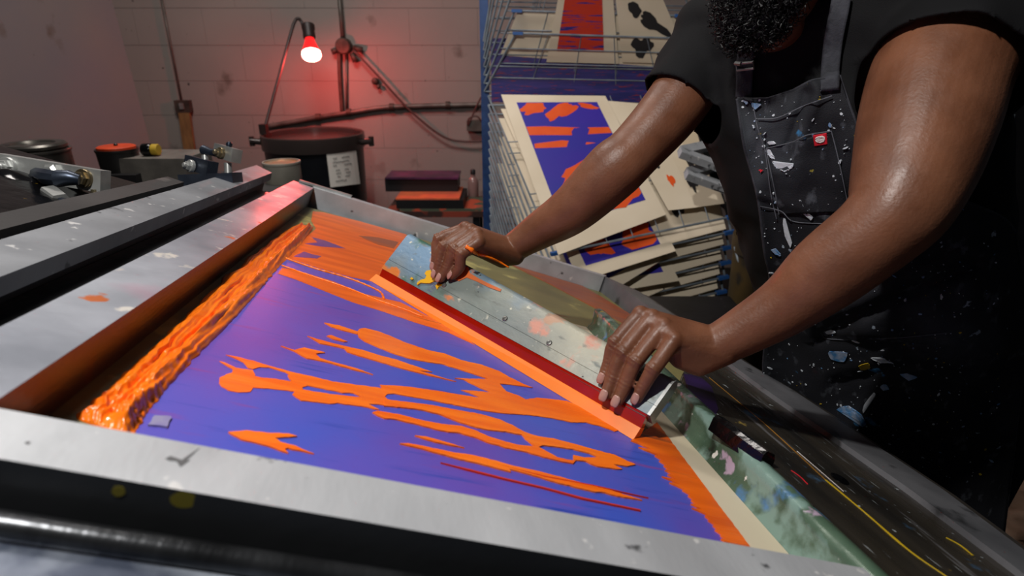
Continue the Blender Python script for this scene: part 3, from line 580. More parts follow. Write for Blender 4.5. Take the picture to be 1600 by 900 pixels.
bm = BM(); tube(bm, [W(358, 233, Zc + .02), W(358, 226, Zc + .02)], [.004, .006], 12); ball(bm, W(358, 226, Zc + .02), .0066, 12); put('set_screw', bm, 'dark_steel', t_c, autos=40)
bm = BM(); obox(bm, W(289, 286, Zc + .02), W(372, 283, Zc + .02), .036, .05); put('base_casting', bm, 'dark_steel', t_c, bevel=.006, label='blue grey base casting')
bm = BM(); tube(bm, [W(320, 243, Zc + .03), W(322, 262, Zc + .03)], .007, 10); tube(bm, [W(356, 255, Zc + .02), W(357, 275, Zc + .02)], .008, 10); put('stud', bm, 'zinc', t_c, autos=40)

# ================================================================== BACK BENCH with cans
def zabs(px_, py_, Z): return W(px_, py_, Z).z
BZ = 1.0
t_bb = thing('back_bench', 'dark wooden bench along the left wall behind the press', 'bench', at(Vector((-1.1, 2.0, 0))))
bm = BM(); hexa(bm, [Vector((x, y, z_)) for z_ in (BZ - .04, BZ) for x, y in ((-1.75, 1.62), (-.62, 1.62), (-.80, 2.14), (-1.75, 2.14))]); put('bench_board', bm, 'bench_top', t_bb, bevel=.003)
for x, y in ((-1.68, 1.7), (-.72, 1.7), (-1.68, 2.08), (-.86, 2.08)): bm = BM(); box(bm, x - .03, x + .03, y - .03, y + .03, 0, BZ - .039); put('leg', bm, 'black_metal', t_bb)
def onz(px_, py_, z): d = dirw(ray(px_, py_)); return CO + d * ((z - CO.z) / d.z)
def can(px0, px1, ytop, Z, lab, body, lid, recess=True, hz=BZ, name='paint_can', taper=1.0):
    c = W((px0 + px1) / 2, ytop, Z); r = (px1 - px0) / 2 / F * Z; t = thing(name, lab, 'can', at(Vector((c.x, c.y, hz)))); H = c.z - hz
    bm = BM(); lathe(bm, [(r * .95 * taper, 0), (r * .97 * taper, .003), (r * .97, H - .010), (r, H - .008), (r * 1.01, H - .004), (r, H), (r * .93, H), (r * .92, H - .006)], 44, Vector((c.x, c.y, hz))); put('can_body', bm, body, t, autos=35)
    bm = BM(); lathe(bm, [(r * .91, H - .008), (r * .91, H - .003), (r * .84, H - .001), (r * .80, H - .005), (r * .2, H - .004), (.001, H - .004)] if recess else [(r * .9, H - .006), (r * .9, H + .006), (r * .82, H + .009), (r * .2, H + .009), (.001, H + .009)], 44, Vector((c.x, c.y, hz))); put('lid', bm, lid, t, autos=35)
    return t, c, r, H
t, c, r, H = can(6, 102, 233, 1.95, 'wide grey ink can with a loose dark lid behind the left clamp', 'can_dark', 'can_dark')
bm = BM(); lathe(bm, [(r * .86, H + .001), (r * .92, H + .006), (r * .92, H + .014), (r * .86, H + .020), (r * .62, H + .020), (r * .58, H + .014), (r * .2, H + .013), (.001, H + .013)], 44, Vector((c.x, c.y, BZ))); put('loose_lid', bm, 'can_dark', t, autos=35)
t, c, r, H = can(152, 212, 232, 1.95, 'black ink jar with an orange lid on the back bench', 'can_black', 'lid_orange', False, taper=.92)
bm = BM(); lathe(bm, [(.006, H + .008), (.006, H + .014), (.004, H + .016)], 12, Vector((c.x, c.y, BZ))); put('lid_knob', bm, 'can_black', t)
can(411, 468, 252, 1.95, 'pale grey ink can with painted orange lid reflection beside the far corner of the screen', 'can_grey', 'can_lid')
# block and bits on the bench
c = onz(262, 262, BZ); p = W(258, 258, 2.0); bm = BM(); box(bm, p.x - .10, p.x + .11, p.y - .08, p.y + .1, BZ, p.z + .035); put('worn_block', bm, 'concrete_box', None, I4, at(Vector((p.x, p.y, BZ))), bevel=.008, label='worn grey box on the back bench under the pipe', cat='box')
tz = p.z + .035; t = thing('tape_measure', 'small black and yellow tape measure on the grey box', 'tape measure', at(Vector((p.x - .03, p.y - .03, tz))))
q = W(236, 241, 1.97); bm = BM(); lathe(bm, [(.018, -.015), (.02, -.012), (.02, .012), (.018, .015)], 20, Vector((q.x, p.y - .03, tz + .02)), Vector((1, 0, .0))); put('case', bm, 'gloss_black', t, autos=40)
bm = BM(); lathe(bm, [(.017, .0155), (.018, .018), (.018, .034), (.016, .036)], 20, Vector((q.x, p.y - .03, tz + .02)), Vector((1, 0, .0))); put('face', bm, 'sticker', t, autos=40)
q = W(210, 272, 1.93); bm = BM(); box(bm, q.x - .16, q.x + .02, q.y - .03, q.y + .06, BZ, BZ + .035); put('dark_tray', bm, 'cabinet', None, I4, at(Vector((q.x - .07, q.y, BZ))), bevel=.004, label='low dark tray on the back bench behind the orange-lidded jar', cat='tray')

# ================================================================== BACK WALL: pipes, lamp, drum, small table
def wpipe(name, P, r, mat, lab, cat, off=.02, n=8):
    pts = spline([onwall(x, y, off) for x, y in P], n) if len(P) > 2 else [onwall(x, y, off) for x, y in P]
    bm = BM(); tube(bm, pts, r, 12); c = pts[-1]; return put(name, bm, mat, None, I4, at(c), smooth=True, label=lab, cat=cat)
wpipe('conduit', [(249, -20), (284, 160)], .007, 'pipe', 'thin conduit running down the wall at the left to a small switch box', 'conduit')
p = onwall(287, 166, .02); t = thing('switch_box', 'small rusty switch box on the left of the back wall', 'switch box', at(p))
bm = BM(); box(bm, p.x - .045, p.x + .045, p.y - .02, p.y + .02, p.z - .035, p.z + .035); put('box_body', bm, 'rust', t, bevel=.004)
bm = BM(); box(bm, p.x - .012, p.x + .012, p.y - .03, p.y - .018, p.z - .014, p.z + .02); put('switch', bm, 'zinc', t, bevel=.002)
bm = BM(); a, b = onwall(288, 176, .03), onwall(298, 246, .03); hexa(bm, [a + Vector((-.034, y, 0)) if 0 else q + Vector((x, y, 0)) for q in (b, a) for x, y in ((-.034, -.01), (.034, -.01), (.034, .012), (-.034, .012))]); put('wood_batten', bm, 'wood', None, I4, at(b), label='yellowish wooden batten under the switch box', cat='batten')
wpipe('conduit', [(529, -20), (536, 64)], .013, 'pipe', 'vertical conduit from above down to the round junction box', 'conduit')
p = onwall(537, 72, .035); t = thing('junction_box', 'round dark junction box with clamp ears where the pipes meet', 'junction box', at(p))
bm = BM(); lathe(bm, [(.045, -.03), (.045, .02), (.038, .028), (.01, .03)], 28, p, Vector((0, -1, 0))); put('box_body', bm, 'rust', t, autos=40)
for x, y, x2, y2 in ((527, 78, 519, 81), (552, 74, 566, 78), (549, 83, 556, 96)): bm = BM(); tube(bm, [onwall(x, y, .03), onwall(x2, y2, .03)], [.014, .018], 10); put('ear', bm, 'rust', t, smooth=True)
wpipe('conduit', [(530, 80), (531, 120), (535, 178)], .013, 'rust', 'rusty vertical conduit below the junction box behind the drum', 'conduit')
p = onwall(540, 130, .014); bm = BM(); tube(bm, [onwall(541, 84, .012), onwall(542, 176, .012)], .008, 10); put('thin_pipe', bm, 'pipe', None, I4, at(p), smooth=True, label='thin pale pipe close beside the rusty conduit', cat='pipe')
t = thing('wall_pipe', 'horizontal grey pipe running along the back wall to the rack', 'pipe', at(onwall(600, 172, .025)))
bm = BM(); tube(bm, spline([onwall(x, y, .028) for x, y in ((415, 198), (500, 183), (545, 176), (600, 168), (680, 165), (770, 163))], 8), .014, 12); put('pipe_run', bm, 'pipe', t, smooth=True)
for x, y in ((497, 183), (545, 175), (612, 167), (700, 164)): q = onwall(x, y, .028); bm = BM(); tube(bm, [q - Vector((.014, 0, 0)), q + Vector((.014, 0, 0))], .021, 12); put('pipe_clamp', bm, 'rust', t, autos=40)
wpipe('wall_cable', [(552, 78), (590, 118), (640, 172), (690, 212), (725, 221), (765, 219)], .0065, 'cable', 'dark red cable sagging across the wall from the junction box', 'cable', .05)
p = onwall(741, 196, .035); t = thing('wall_socket', 'small socket box with looped wire on the wall left of the rack', 'socket', at(p))
bm = BM(); box(bm, p.x - .045, p.x + .05, p.y - .03, p.y + .035, p.z - .03, p.z + .03); put('socket_body', bm, 'pipe', t, bevel=.006)
bm = BM(); tube(bm, spline([onwall(x, y, .07) for x, y in ((757, 143), (745, 165), (732, 195), (733, 185), (745, 182), (753, 190))], 6), .005, 8); put('wire_loop', bm, 'cable', t, smooth=True)
p = onwall(586, 127, .02); bm = BM(); lathe(bm, [(.02, -.02), (.02, .008), (.008, .012)], 16, p, Vector((0, -1, 0))); ball(bm, p + Vector((.02, -.008, -.03)), .014, 10); put('wall_fixing', bm, 'rust', None, I4, at(p), smooth=True, label='rusty fixing on the wall under the sloping cable', cat='fixing')

ZD = 3.25; ct_ = W(489, 207, ZD); rD = 78 / F * ZD; Hd = ct_.z
t_d = thing('black_drum', 'large open black drum standing by the back wall under the red lamp', 'drum', at(Vector((ct_.x, ct_.y, 0)))); base = Vector((ct_.x, ct_.y, 0))
bm = BM(); lathe(bm, [(rD * .86, .0), (rD * .88, .01), (rD * .93, Hd * .5), (rD * .96, Hd - .10), (rD * .965, Hd - .06), (rD * .93, Hd - .06), (rD * .9, Hd * .5), (rD * .82, .03), (.001, .03)], 64, base); put('drum_body', bm, 'drum', t_d, autos=40)
bm = BM(); lathe(bm, [(rD * .925, Hd - .075), (rD * 1.0, Hd - .075), (rD * 1.01, Hd - .03), (rD, Hd - .004), (rD * .975, Hd), (rD * .93, Hd - .006), (rD * .915, Hd - .03)], 64, base); put('rim', bm, 'drum_rim', t_d, autos=40, label='rolled rim of the drum')
for s in (-1, 1):
    q = base + Vector((s * rD * 1.0, -.03, Hd - .045)); bm = BM(); tube(bm, [q, q + Vector((s * .03, -.01, .004)), q + Vector((s * .055, -.01, .006))], [.018, .016, .020], 12); tube(bm, [q + Vector((s * .05, -.01, -.02)), q + Vector((s * .05, -.01, .03))], .014, 10); put('handle', bm, 'drum_rim', t_d, autos=40)
def drum_patch(x0, y0, x1, y1, mat, name, lab, rot=0.):
    bm = BM(); n = 8; rows = []
    cx, cy = (x0 + x1) / 2, (y0 + y1) / 2
    for j in range(5):
        row = []
        for i in range(n + 1):
            x = x0 + (x1 - x0) * i / n; y = y0 + (y1 - y0) * j / 4; y += (x - cx) * rot; x -= (y - cy) * rot
            d = dirw(ray(x, y)); o = CO - base; rr = rD * .985
            a = d.x ** 2 + d.y ** 2; b_ = 2 * (o.x * d.x + o.y * d.y); c_ = o.x ** 2 + o.y ** 2 - rr ** 2; k = (-b_ - math.sqrt(max(0, b_ * b_ - 4 * a * c_))) / (2 * a); row.append(CO + d * k)
        rows.append(row)
    V = [[bm.verts.new(p) for p in r_] for r_ in rows]
    for j in range(4):
        for i in range(n): bm.faces.new((V[j][i], V[j][i + 1], V[j + 1][i + 1], V[j + 1][i]))
    ob = put(name, bm, mat, t_d, label=lab); m_ = ob.modifiers.new('s', 'SOLIDIFY'); m_.thickness = .002; return rows, ob
drum_patch(432, 227, 446, 236, 'sticker', 'sticker', 'yellow sticker'); drum_patch(530, 224, 544, 232, 'sticker', 'sticker', 'yellow sticker')
rows, note_ob = drum_patch(513, 238, 560, 290, 'note', 'paper_note', 'white paper note with handwriting', -.12)
random.seed(5); bm = BM()
def np_(u, v): x = u * 8; y = v * 4; i, j = min(7, int(x)), min(3, int(y)); a, b = x - i, y - j; r0 = rows[j][i].lerp(rows[j][i + 1], a); r1 = rows[j + 1][i].lerp(rows[j + 1][i + 1], a); return r0.lerp(r1, b) + Vector((0, -.004, 0))
for v, u0, u1 in ((.14, .2, .36), (.14, .5, .78), (.26, .18, .75), (.36, .18, .32), (.36, .55, .82), (.50, .25, .4), (.50, .55, .7), (.60, .25, .42), (.60, .58, .76), (.70, .28, .4), (.70, .55, .72), (.82, .2, .6)):
    P = []; u = u0
    while u < u1: P.append(np_(u, v + (rnd() - .5) * .03)); u += .02
    tube(bm, P, .0012, 5)
put('handwriting', bm, 'pencil', note_ob, label='grey handwriting')

# the red lamp clamped to the drum's rim
pb = W(487, 84, 3.28); t_l = thing('clip_lamp', 'red glowing bulb lamp on a bent rod clipped to the drum rim', 'lamp', at(W(413, 200, 3.22)))
arm = [W(413, 203, 3.20), W(425, 160, 3.22), W(440, 105, 3.24), (W(455, 50, 3.26)), W(461, 33, 3.27), W(466, 29, 3.27), W(471, 34, 3.28), W(475, 43, 3.28), W(481, 44, 3.28)]
bm = BM(); tube(bm, spline(arm, 5), .0085, 10); put('arm', bm, 'lamp_black', t_l, smooth=True)
axl = (W(488, 98, 3.26) - W(481, 40, 3.29)).normalized(); q = W(481, 38, 3.29); sz = 3.28 / F
bm = BM(); lathe(bm, [(7 * sz, 0), (10 * sz, 2 * sz), (10 * sz, 8 * sz), (9 * sz, 10 * sz), (9.5 * sz, 22 * sz), (8 * sz, 25 * sz)], 24, q, axl); put('socket', bm, 'lamp_black', t_l, autos=40)
mm('bulb_glass', '#a01010', .2, 0, emit=((1, .02, .02, 1), 1.2)); mm('bulb_face', '#ff3020', .3, 0, emit=((1, .30, .25, 1), 22))
bm = BM(); lathe(bm, [(7 * sz, 24 * sz), (8 * sz, 30 * sz), (11 * sz, 38 * sz), (13.5 * sz, 46 * sz), (14 * sz, 48 * sz)], 32, q, axl); bu = put('bulb', bm, 'bulb_glass', t_l, smooth=True, label='red glass bulb')
bm = BM(); lathe(bm, [(14 * sz, 48 * sz), (14.6 * sz, 52 * sz), (13 * sz, 56 * sz), (8 * sz, 58.5 * sz), (.001, 59.5 * sz)], 32, q, axl); put('bulb_face', bm, 'bulb_face', bu, smooth=True, label='glowing white red face of the bulb')
bm = BM(); g = W(412, 200, 3.2); box(bm, g.x - .018, g.x + .018, g.y - .02, g.y + .02, g.z - .03, g.z + .02); put('clip', bm, 'lamp_black', t_l, bevel=.004)
rl = lamp('lamp_glow', 'POINT', 13, (1, .07, .06), q + axl * (64 * sz), shadow_soft_size=.03); rl.parent = t_l; rl.matrix_parent_inverse = MW[t_l.name].inverted()

# small table with stacked boards
ZS = 3.3; tt = W(680, 318, ZS); t_s = thing('side_table', 'small black table with stained top by the back wall beside the rack', 'table', at(Vector((tt.x, tt.y, 0)))); hz = tt.z
xa, xb = W(612, 318, ZS).x, W(775, 318, ZS).x; mm('stain_top', '#3a2622', .5, 0, col2='#8a3a2a', scale=9, mixw=(.5, .58))
bm = BM(); box(bm, xa, xb, tt.y - .17, tt.y + .17, hz - .03, hz); put('table_top', bm, 'stain_top', t_s, bevel=.003)
for x in (xa + .03, xb - .1):
    for y in (-.14, .14): bm = BM(); box(bm, x - .018, x + .018, tt.y + y - .018, tt.y + y + .018, 0, hz - .029); put('leg', bm, 'black_metal', t_s)
mm('board_dark', '#2a2030', .4, 0, col2='#5a2a50', scale=8); mm('orange_sheet', '#e06a40', .6, 0, col2='#c85a40', scale=12); mm('green_sheet', '#4a5040', .6, 0, col2='#b84a30', scale=10, mixw=(.5, .55))
z = hz
def flat(px0, px1, dy0, dy1, th, mat, name, lab, cat, rz=0, tilt=0):
    global z
    x0, x1 = W(px0, 300, ZS).x, W(px1, 300, ZS).x; bm = BM(); box(bm, x0, x1, tt.y + dy0, tt.y + dy1, z, z + th); put(name, bm, mat, None, I4, at(Vector(((x0 + x1) / 2, tt.y, z))), bevel=.001, label=lab, cat=cat); z += th + .0003
flat(632, 757, -.165, .10, .012, 'green_sheet', 'test_print', 'stained test print lowest on the small table', 'print'); flat(628, 728, -.16, .12, .045, 'cabinet', 'ink_tray', 'dark shallow tray in the stack on the small table', 'tray')
flat(627, 722, -.15, .12, .008, 'orange_sheet', 'test_print', 'bright orange test print on the dark tray', 'print'); flat(604, 716, .0, .17, .07, 'cabinet', 'book_box', 'black box at the back of the small table stack', 'box')
flat(606, 718, -.02, .17, .010, 'board_dark', 'print_board', 'dark purple board lying on top of the black box', 'board'); 
p = W(727, 290, 3.34); t = thing('small_bottle', 'small clear bottle with dark cap at the back of the small table', 'bottle', at(Vector((p.x + .04, tt.y + .13, hz)))); o_ = Vector((p.x + .04, tt.y + .13, hz)); mm('bottle', '#8a6a66', .15, 0, spec=.6)
bm = BM(); lathe(bm, [(.028, 0), (.03, .004), (.03, .09), (.022, .11), (.012, .12), (.012, .135)], 24, o_); put('bottle_body', bm, 'bottle', t, autos=40); bm = BM(); lathe(bm, [(.014, .134), (.014, .155), (.01, .16)], 20, o_); put('cap', bm, 'cabinet', t, autos=40)

# ================================================================== DRYING RACK
t_r = thing('drying_rack', 'tall wire drying rack with blue frame full of prints behind the printer', 'drying rack', at(Vector((.35, 2.2, 0))))
ZB = 2.35; ZF = 1.98
zb0 = W(760, 150, ZB); yb = zb0.y
for px_ in (758, 1120):
    q = W(px_, 150, ZB + .02); bm = BM(); box(bm, q.x - .016, q.x + .016, q.y - .0, q.y + .035, 0, 2.2); put('post', bm, 'wire_blue', t_r, bevel=.002, label='blue upright post')
for zz_ in (.06, 2.15): a, b = W(758, 150, ZB + .02), W(1120, 150, ZB + .02); bm = BM(); box(bm, a.x, b.x, a.y + .004, a.y + .03, zz_, zz_ + .03); put('cross_bar', bm, 'wire_blue', t_r)
for px_ in (758, 1120):
    q = W(px_, 150, ZB + .02); bm = BM(); box(bm, q.x - .014, q.x + .014, q.y - .55, q.y + .0, .03, .06); put('foot', bm, 'wire_blue', t_r)
def shelf(BL, BR, FR_, FL_, nx_=9, ny_=7, r=.0026, clipL=True, mat='wire'):
    bm = BM(); nrm_ = (BR - BL).cross(FL_ - BL).normalized()
    for a, b in ((BL, BR), (BR, FR_), (FR_, FL_), (FL_, BL)): tube(bm, [a, b], r * 1.5, 6)
    for i in range(1, nx_): s = i / nx_; tube(bm, [BL.lerp(BR, s) - nrm_ * r, FL_.lerp(FR_, s) - nrm_ * r], r * .7, 5)
    for j in range(1, ny_): s = j / ny_; tube(bm, [BL.lerp(FL_, s), BR.lerp(FR_, s)], r * .9, 5)
    s_ob = put('wire_shelf', bm, mat, t_r)
    for q, dq in ((FL_, FR_ - FL_), (FR_, FL_ - FR_)):
        bm = BM(); u = dq.normalized(); obox(bm, q - u * .012, q + u * .026, .011, .016, Vector((0, 0, 1))); put('corner_clip', bm, 'clip_blue', s_ob, bevel=.002, label='blue plastic corner clip')
    return nrm_
PL = []
for k in range(17):                                                                  # lower, lowered shelves
    BL = W(763, 150, ZB) - Vector((0, 0, .034 * k)); BR = W(1095, 150, ZB) - Vector((0, 0, .034 * k)); f = .0545 * k
    FL_ = W(866, 396, ZF - .03) - Vector((0, 0, f)); FR_ = W(1146, 338, ZF + .06) - Vector((0, 0, f))
    shelf(BL, BR, FR_, FL_, 7, 3, .0026); PL.append((BL, BR, FR_, FL_))
for k in range(7):                                                                   # raised shelves
    BL = W(757, 143, ZB) + Vector((0, 0, .030 * k)); BR = W(1100, 150, ZB) + Vector((0, 0, .030 * k)); f = .075 * k
    FL_ = W(806, 52, ZB - .12) + Vector((-.004 * k, .0, f)); FR_ = W(1062, 60, ZB - .12) + Vector((0, 0, f)); shelf(BL, BR, FR_, FL_, 5, 4, .0026); PL.append((BL, BR, FR_, FL_))
def quadpt(Q, u, v): return Q[0].lerp(Q[1], u).lerp(Q[3].lerp(Q[2], u), v)
def print_sheet(Q, corners, lab, art, group=None, lift=.005, under=False, curl=0.):
    """a paper print lying on shelf Q; corners are four (u, v) on the shelf: back left, back right, front right, front left"""
    nr = (Q[1] - Q[0]).cross(Q[3] - Q[0]).normalized(); nr = nr if nr.z > 0 else -nr; nr = -nr if under else nr
    C = [quadpt(Q, u, v) + nr * lift for u, v in corners]
    def sp_(u, v): return C[0].lerp(C[1], u).lerp(C[3].lerp(C[2], u), v) + nr * (curl * math.sin(v * 2.5 + u) )
    t = thing('art_print', lab, 'print', at(C[0].lerp(C[2], .5)), group)
    n = 8; bm = BM(); V = [[bm.verts.new(sp_(i / n, j / n) + nr * z_) for i in range(n + 1) for j in range(n + 1)] for z_ in (0, .0012)]
    for a in V:
        for i in range(n):
            for j in range(n): bm.faces.new((a[i * (n + 1) + j], a[i * (n + 1) + j + 1], a[(i + 1) * (n + 1) + j + 1], a[(i + 1) * (n + 1) + j]))
    for i in range(n):
        for (i0, j0), (i1, j1) in (((i, 0), (i + 1, 0)), ((i, n), (i + 1, n)), ((0, i), (0, i + 1)), ((n, i), (n, i + 1))):
            a, b = i0 * (n + 1) + j0, i1 * (n + 1) + j1; bm.faces.new((V[0][a], V[0][b], V[1][b], V[1][a]))
    put('paper', bm, 'print_cream', t)
    zi = .0016
    for mat, polys in art:
        zi += .0004
        for P in polys:
            bm = BM(); m_ = 10; out = []
            for a, b in zip(P, P[1:] + P[:1]):
                for k in range(m_): out.append((a[0] + (b[0] - a[0]) * k / m_, a[1] + (b[1] - a[1]) * k / m_))
            vs = [bm.verts.new(sp_(u, v) + nr * zi) for u, v in out]; f = bm.faces.new(vs); bmesh.ops.triangulate(bm, faces=[f], ngon_method='EAR_CLIP')
            put('printed_area' if mat in ('print_blue', 'print_red') else 'printed_shape', bm, mat, t, label={'print_blue': 'blue printed area', 'print_orange': 'orange printed shape', 'print_black': 'black printed shape', 'print_red': 'red and blue printed area'}.get(mat))
    return t
def splot(cx, cy, rx, ry, seed, rot=0., n=22):
    out = []
    for k in range(n):
        a = 2 * math.pi * k / n; q = 1 + .7 * noise.noise(Vector((math.cos(a) * 1.4, math.sin(a) * 1.4, seed))) + .25 * noise.noise(Vector((math.cos(a) * 5, math.sin(a) * 5, seed))); x, y = rx * q * math.cos(a), ry * q * math.sin(a)
        out.append((min(.885, max(.125, cx + x * math.cos(rot) - y * math.sin(rot))), min(.93, max(.065, cy + x * math.sin(rot) + y * math.cos(rot)))))
    return out
blue_art = lambda s, e=.865: [('print_blue', [[(.12, .06), (.89, .06), (.89, e), (.12, e)]]), ('print_orange', [splot(.24, .11, .14, .045, s, -.1), splot(.50, .14, .20, .045, s + 2, -.35), splot(.80, .10, .10, .02, s + 4, .2), [(.125, .24), (.3, .245), (.6, .27), (.885, .285), (.885, .335), (.7, .33), (.5, .325), (.3, .31), (.125, .30)], [(.14, .36), (.4, .355), (.7, .40), (.5, .41), (.3, .40), (.13, .39)], splot(.42, .58, .16, .05, s + 6, -.3), splot(.72, e - .075, .19, .07, s + 8, -.1), splot(.3, e - .065, .12, .05, s + 9, .2)])]
blk_art = lambda s: [('print_black', [splot(.35, .25, .2, .14, s, .4), splot(.62, .55, .25, .10, s + 1, -.5), splot(.35, .75, .12, .1, s + 2, .3), splot(.7, .15, .15, .06, s + 3, .2)])]
mix_art = lambda s: [('print_black', [splot(.4, .4, .16, .1, s), splot(.35, .62, .12, .05, s + 3)]), ('print_orange', [splot(.5, .47, .10, .05, s + 2), splot(.6, .75, .1, .05, s + 5)]), ('print_blue', [splot(.35, .55, .09, .03, s + 4)])]
def uvpx(Q, x, y):                                                                    # pixel -> (u, v) on shelf Q
    nr = (Q[1] - Q[0]).cross(Q[3] - Q[0]); d = dirw(ray(x, y)); p = CO + d * ((Q[0] - CO).dot(nr) / d.dot(nr)); u, v = .5, .5
    for _ in range(30):
        f = quadpt(Q, u, v) - p; du = (quadpt(Q, u + 1e-3, v) - quadpt(Q, u, v)) * 1e3; dv = (quadpt(Q, u, v + 1e-3) - quadpt(Q, u, v)) * 1e3
        A11, A12, A22 = du.dot(du), du.dot(dv), dv.dot(dv); b1, b2 = f.dot(du), f.dot(dv); det = A11 * A22 - A12 ** 2; u -= (b1 * A22 - b2 * A12) / det; v -= (A11 * b2 - A12 * b1) / det
    return (u, v)
Q0 = PL[0]; cq = lambda Q, *L: [uvpx(Q, x, y) for x, y in L]
print_sheet(Q0, cq(Q0, (783, 152), (945, 154), (1040, 338), (872, 402)), 'large blue and orange print on the topmost lowered shelf, seen whole left of the arm', blue_art(1.3), lift=.012)
print_sheet(Q0, cq(Q0, (948, 160), (1010, 165), (1088, 325), (1044, 330)), 'cream print with small black and orange picture half under the large blue print', mix_art(4.1), lift=.007)
print_sheet(Q0, cq(Q0, (1010, 168), (1075, 165), (1132, 318), (1075, 326)), 'cream print with bold black shapes at the right end of the topmost lowered shelf', blk_art(2.2), lift=.005)
lows = ['second', 'third', 'fourth', 'fifth', 'sixth', 'seventh', 'eighth', 'ninth']
for k in range(1, 9):
    Q = PL[k]; sh = (.06, .0, .10, .03, .02, .05, .0, .04)[k - 1]
    print_sheet(Q, [(.03 + sh * .3, .04), (.50 + sh * .3, .05), (.60 + sh, 1.0 + .05 * (k % 2)), (.04 + sh, 1.02 + .07 * (k % 3))], 'blue and orange print sticking out of the %s lowered shelf, at its left' % lows[k - 1], blue_art(1.3 + k, .94), lift=.008)
    print_sheet(Q, [(.55, .06), (.97, .05), (.97, .98), (.64, 1.0)], 'cream print with dark picture on the %s lowered shelf, at its right' % lows[k - 1], blk_art(5 + k) if k % 2 else mix_art(3 + k), lift=.006)
U0 = PL[17]
print_sheet(U0, [(.24, .53), (.62, .53), (.60, 1.75), (.16, 1.75)], 'red print with white border on the lowest raised shelf, seen through the wires', [('print_red', [[(.12, .16), (.80, .16), (.80, .96), (.12, .96)]])], lift=-.008, under=True)
print_sheet(U0, [(.64, .56), (1.0, .56), (1.0, 1.75), (.62, 1.75)], 'black and white print on the lowest raised shelf, right of the red print', blk_art(7.7), lift=-.008, under=True)
print_sheet(PL[18], [(.02, .1), (.98, .1), (.98, 1.0), (.02, 1.0)], 'dark blue print filling the second raised shelf', [('print_blue', [[(.02, .02), (.98, .02), (.98, .98), (.02, .98)]])], lift=.008)
Q = PL[0]; bm = BM()                                                                   # blue print seen upright at the back of the rack
a, b = W(768, 158, ZB - .0), W(1095, 158, ZB - .0); bm = BM(); hexa(bm, [Vector((x, yb + y, z_)) for z_ in (W(768, 160, ZB).z, W(768, 60, ZB).z) for x, y in ((a.x, -.004), (b.x, -.004), (b.x, .004), (a.x, .004))])
mm('rack_back', '#1f2468', .5, 0, col2='#3a2f7a', scale=30, stretch=(.3, 1, 5), splats=(('#8a2a30', 50, .62, .7, (.5, 1, 5)),))
put('back_panel', bm, 'rack_back', t_r, label='dark blue printed panel at the back of the rack')

# ================================================================== RIGHT BACKGROUND
def beam(x0, y0, x1, y1, Z0, Z1, h, w, mat, name, lab, cat):
    bm = BM(); a, b = W(x0, y0, Z0), W(x1, y1, Z1); obox(bm, a, b, h, w, Vector((0, 0, 1))); put(name, bm, mat, None, I4, at(a.lerp(b, .5)), bevel=.002, label=lab, cat=cat)
p = W(1130, 330, 1.93); t = thing('steel_rack', 'dark steel stand holding spare frames behind the printer', 'stand', at(Vector((p.x, p.y, 0))))
for dx in (.36, .78):
    for dy in (-.0, .36): bm = BM(); box(bm, p.x + dx - .02, p.x + dx + .02, p.y + dy, p.y + dy + .04, 0, 1.15); put('post', bm, 'black_metal', t)
for zz_ in (.50, .855):
    bm = BM(); box(bm, p.x + .12, p.x + .8, p.y - .0, p.y + .40, zz_ - .012, zz_); put('shelf_board', bm, 'black_metal', t)
def spare(x0, y0, x1, y1, Z0, Z1, lab):
    a, b = W(x0, y0, Z0), W(x1, y1, Z1); d = (b - a).normalized(); bk = Vector((.72, .69, .0)).normalized(); u = d.cross(bk).normalized(); u = u if u.z > 0 else -u
    t = thing('spare_frame', lab, 'frame', at(a.lerp(b, .5)))
    for o0, o1 in ((a, b), (a + bk * .28, b + bk * .28)): bm = BM(); obox(bm, o0, o1, .022, .035, u); put('rail', bm, 'alu', t, bevel=.002)
    for o0 in (a, b): bm = BM(); obox(bm, o0 + bk * .018, o0 + bk * .262, .022, .035, u); put('rail', bm, 'alu', t, bevel=.002)
    bm = BM(); obox(bm, a + bk * .14 - u * .008, b + bk * .14 - u * .008, .003, .24, u); put('mesh', bm, 'bed', t)
spare(1062, 238, 1250, 306, 1.87, 1.92, 'upper spare aluminium frame leaning out of the stand behind the apron'); spare(1072, 272, 1250, 336, 1.87, 1.92, 'lower spare aluminium frame leaning out of the stand behind the apron')
mm('plain_paper', '#cbb99c', .6)
bm = BM(); hexa(bm, [W(x, y, Z) + Vector((0, o, 0)) for o in (0, .002) for x, y, Z in ((1068, 232, 2.12), (1152, 232, 2.12), (1118, 172, 2.3), (1058, 172, 2.3))]); put('paper_sheet', bm, 'plain_paper', None, I4, at(W(1110, 205, 2.15)), label='plain cream sheet above the spare frames, between arm and apron', cat='paper')
print_sheet([W(1128, 178, 2.4), W(1240, 178, 2.4), W(1300, 300, 2.25), W(1180, 300, 2.25)], [(0, 0), (1, 0), (1, 1), (0, 1)], 'blue and orange print hanging at an angle close behind the apron', blue_art(8.8))
o_ = Vector((.80, 1.72, 0)); t = thing('yellow_bucket', 'stained yellow bucket in the dark behind the printer', 'bucket', at(o_)); ht = W(1172, 378, 1.75).z
bm = BM(); lathe(bm, [(.11, .0), (.115, .01), (.133, ht - .05), (.14, ht - .045), (.14, ht), (.132, ht), (.125, ht - .08), (.10, .03), (.001, .03)], 36, o_); put('bucket_body', bm, 'yellow_bucket', t, autos=40)
bm = BM(); tube(bm, [o_ + Vector((.138 * math.cos(k * math.pi / 10), .0 - .06 * math.sin(k * math.pi / 10), ht - .03 - .11 * math.sin(k * math.pi / 10))) for k in range(11)], .004, 8); put('handle', bm, 'wire', t, smooth=True)
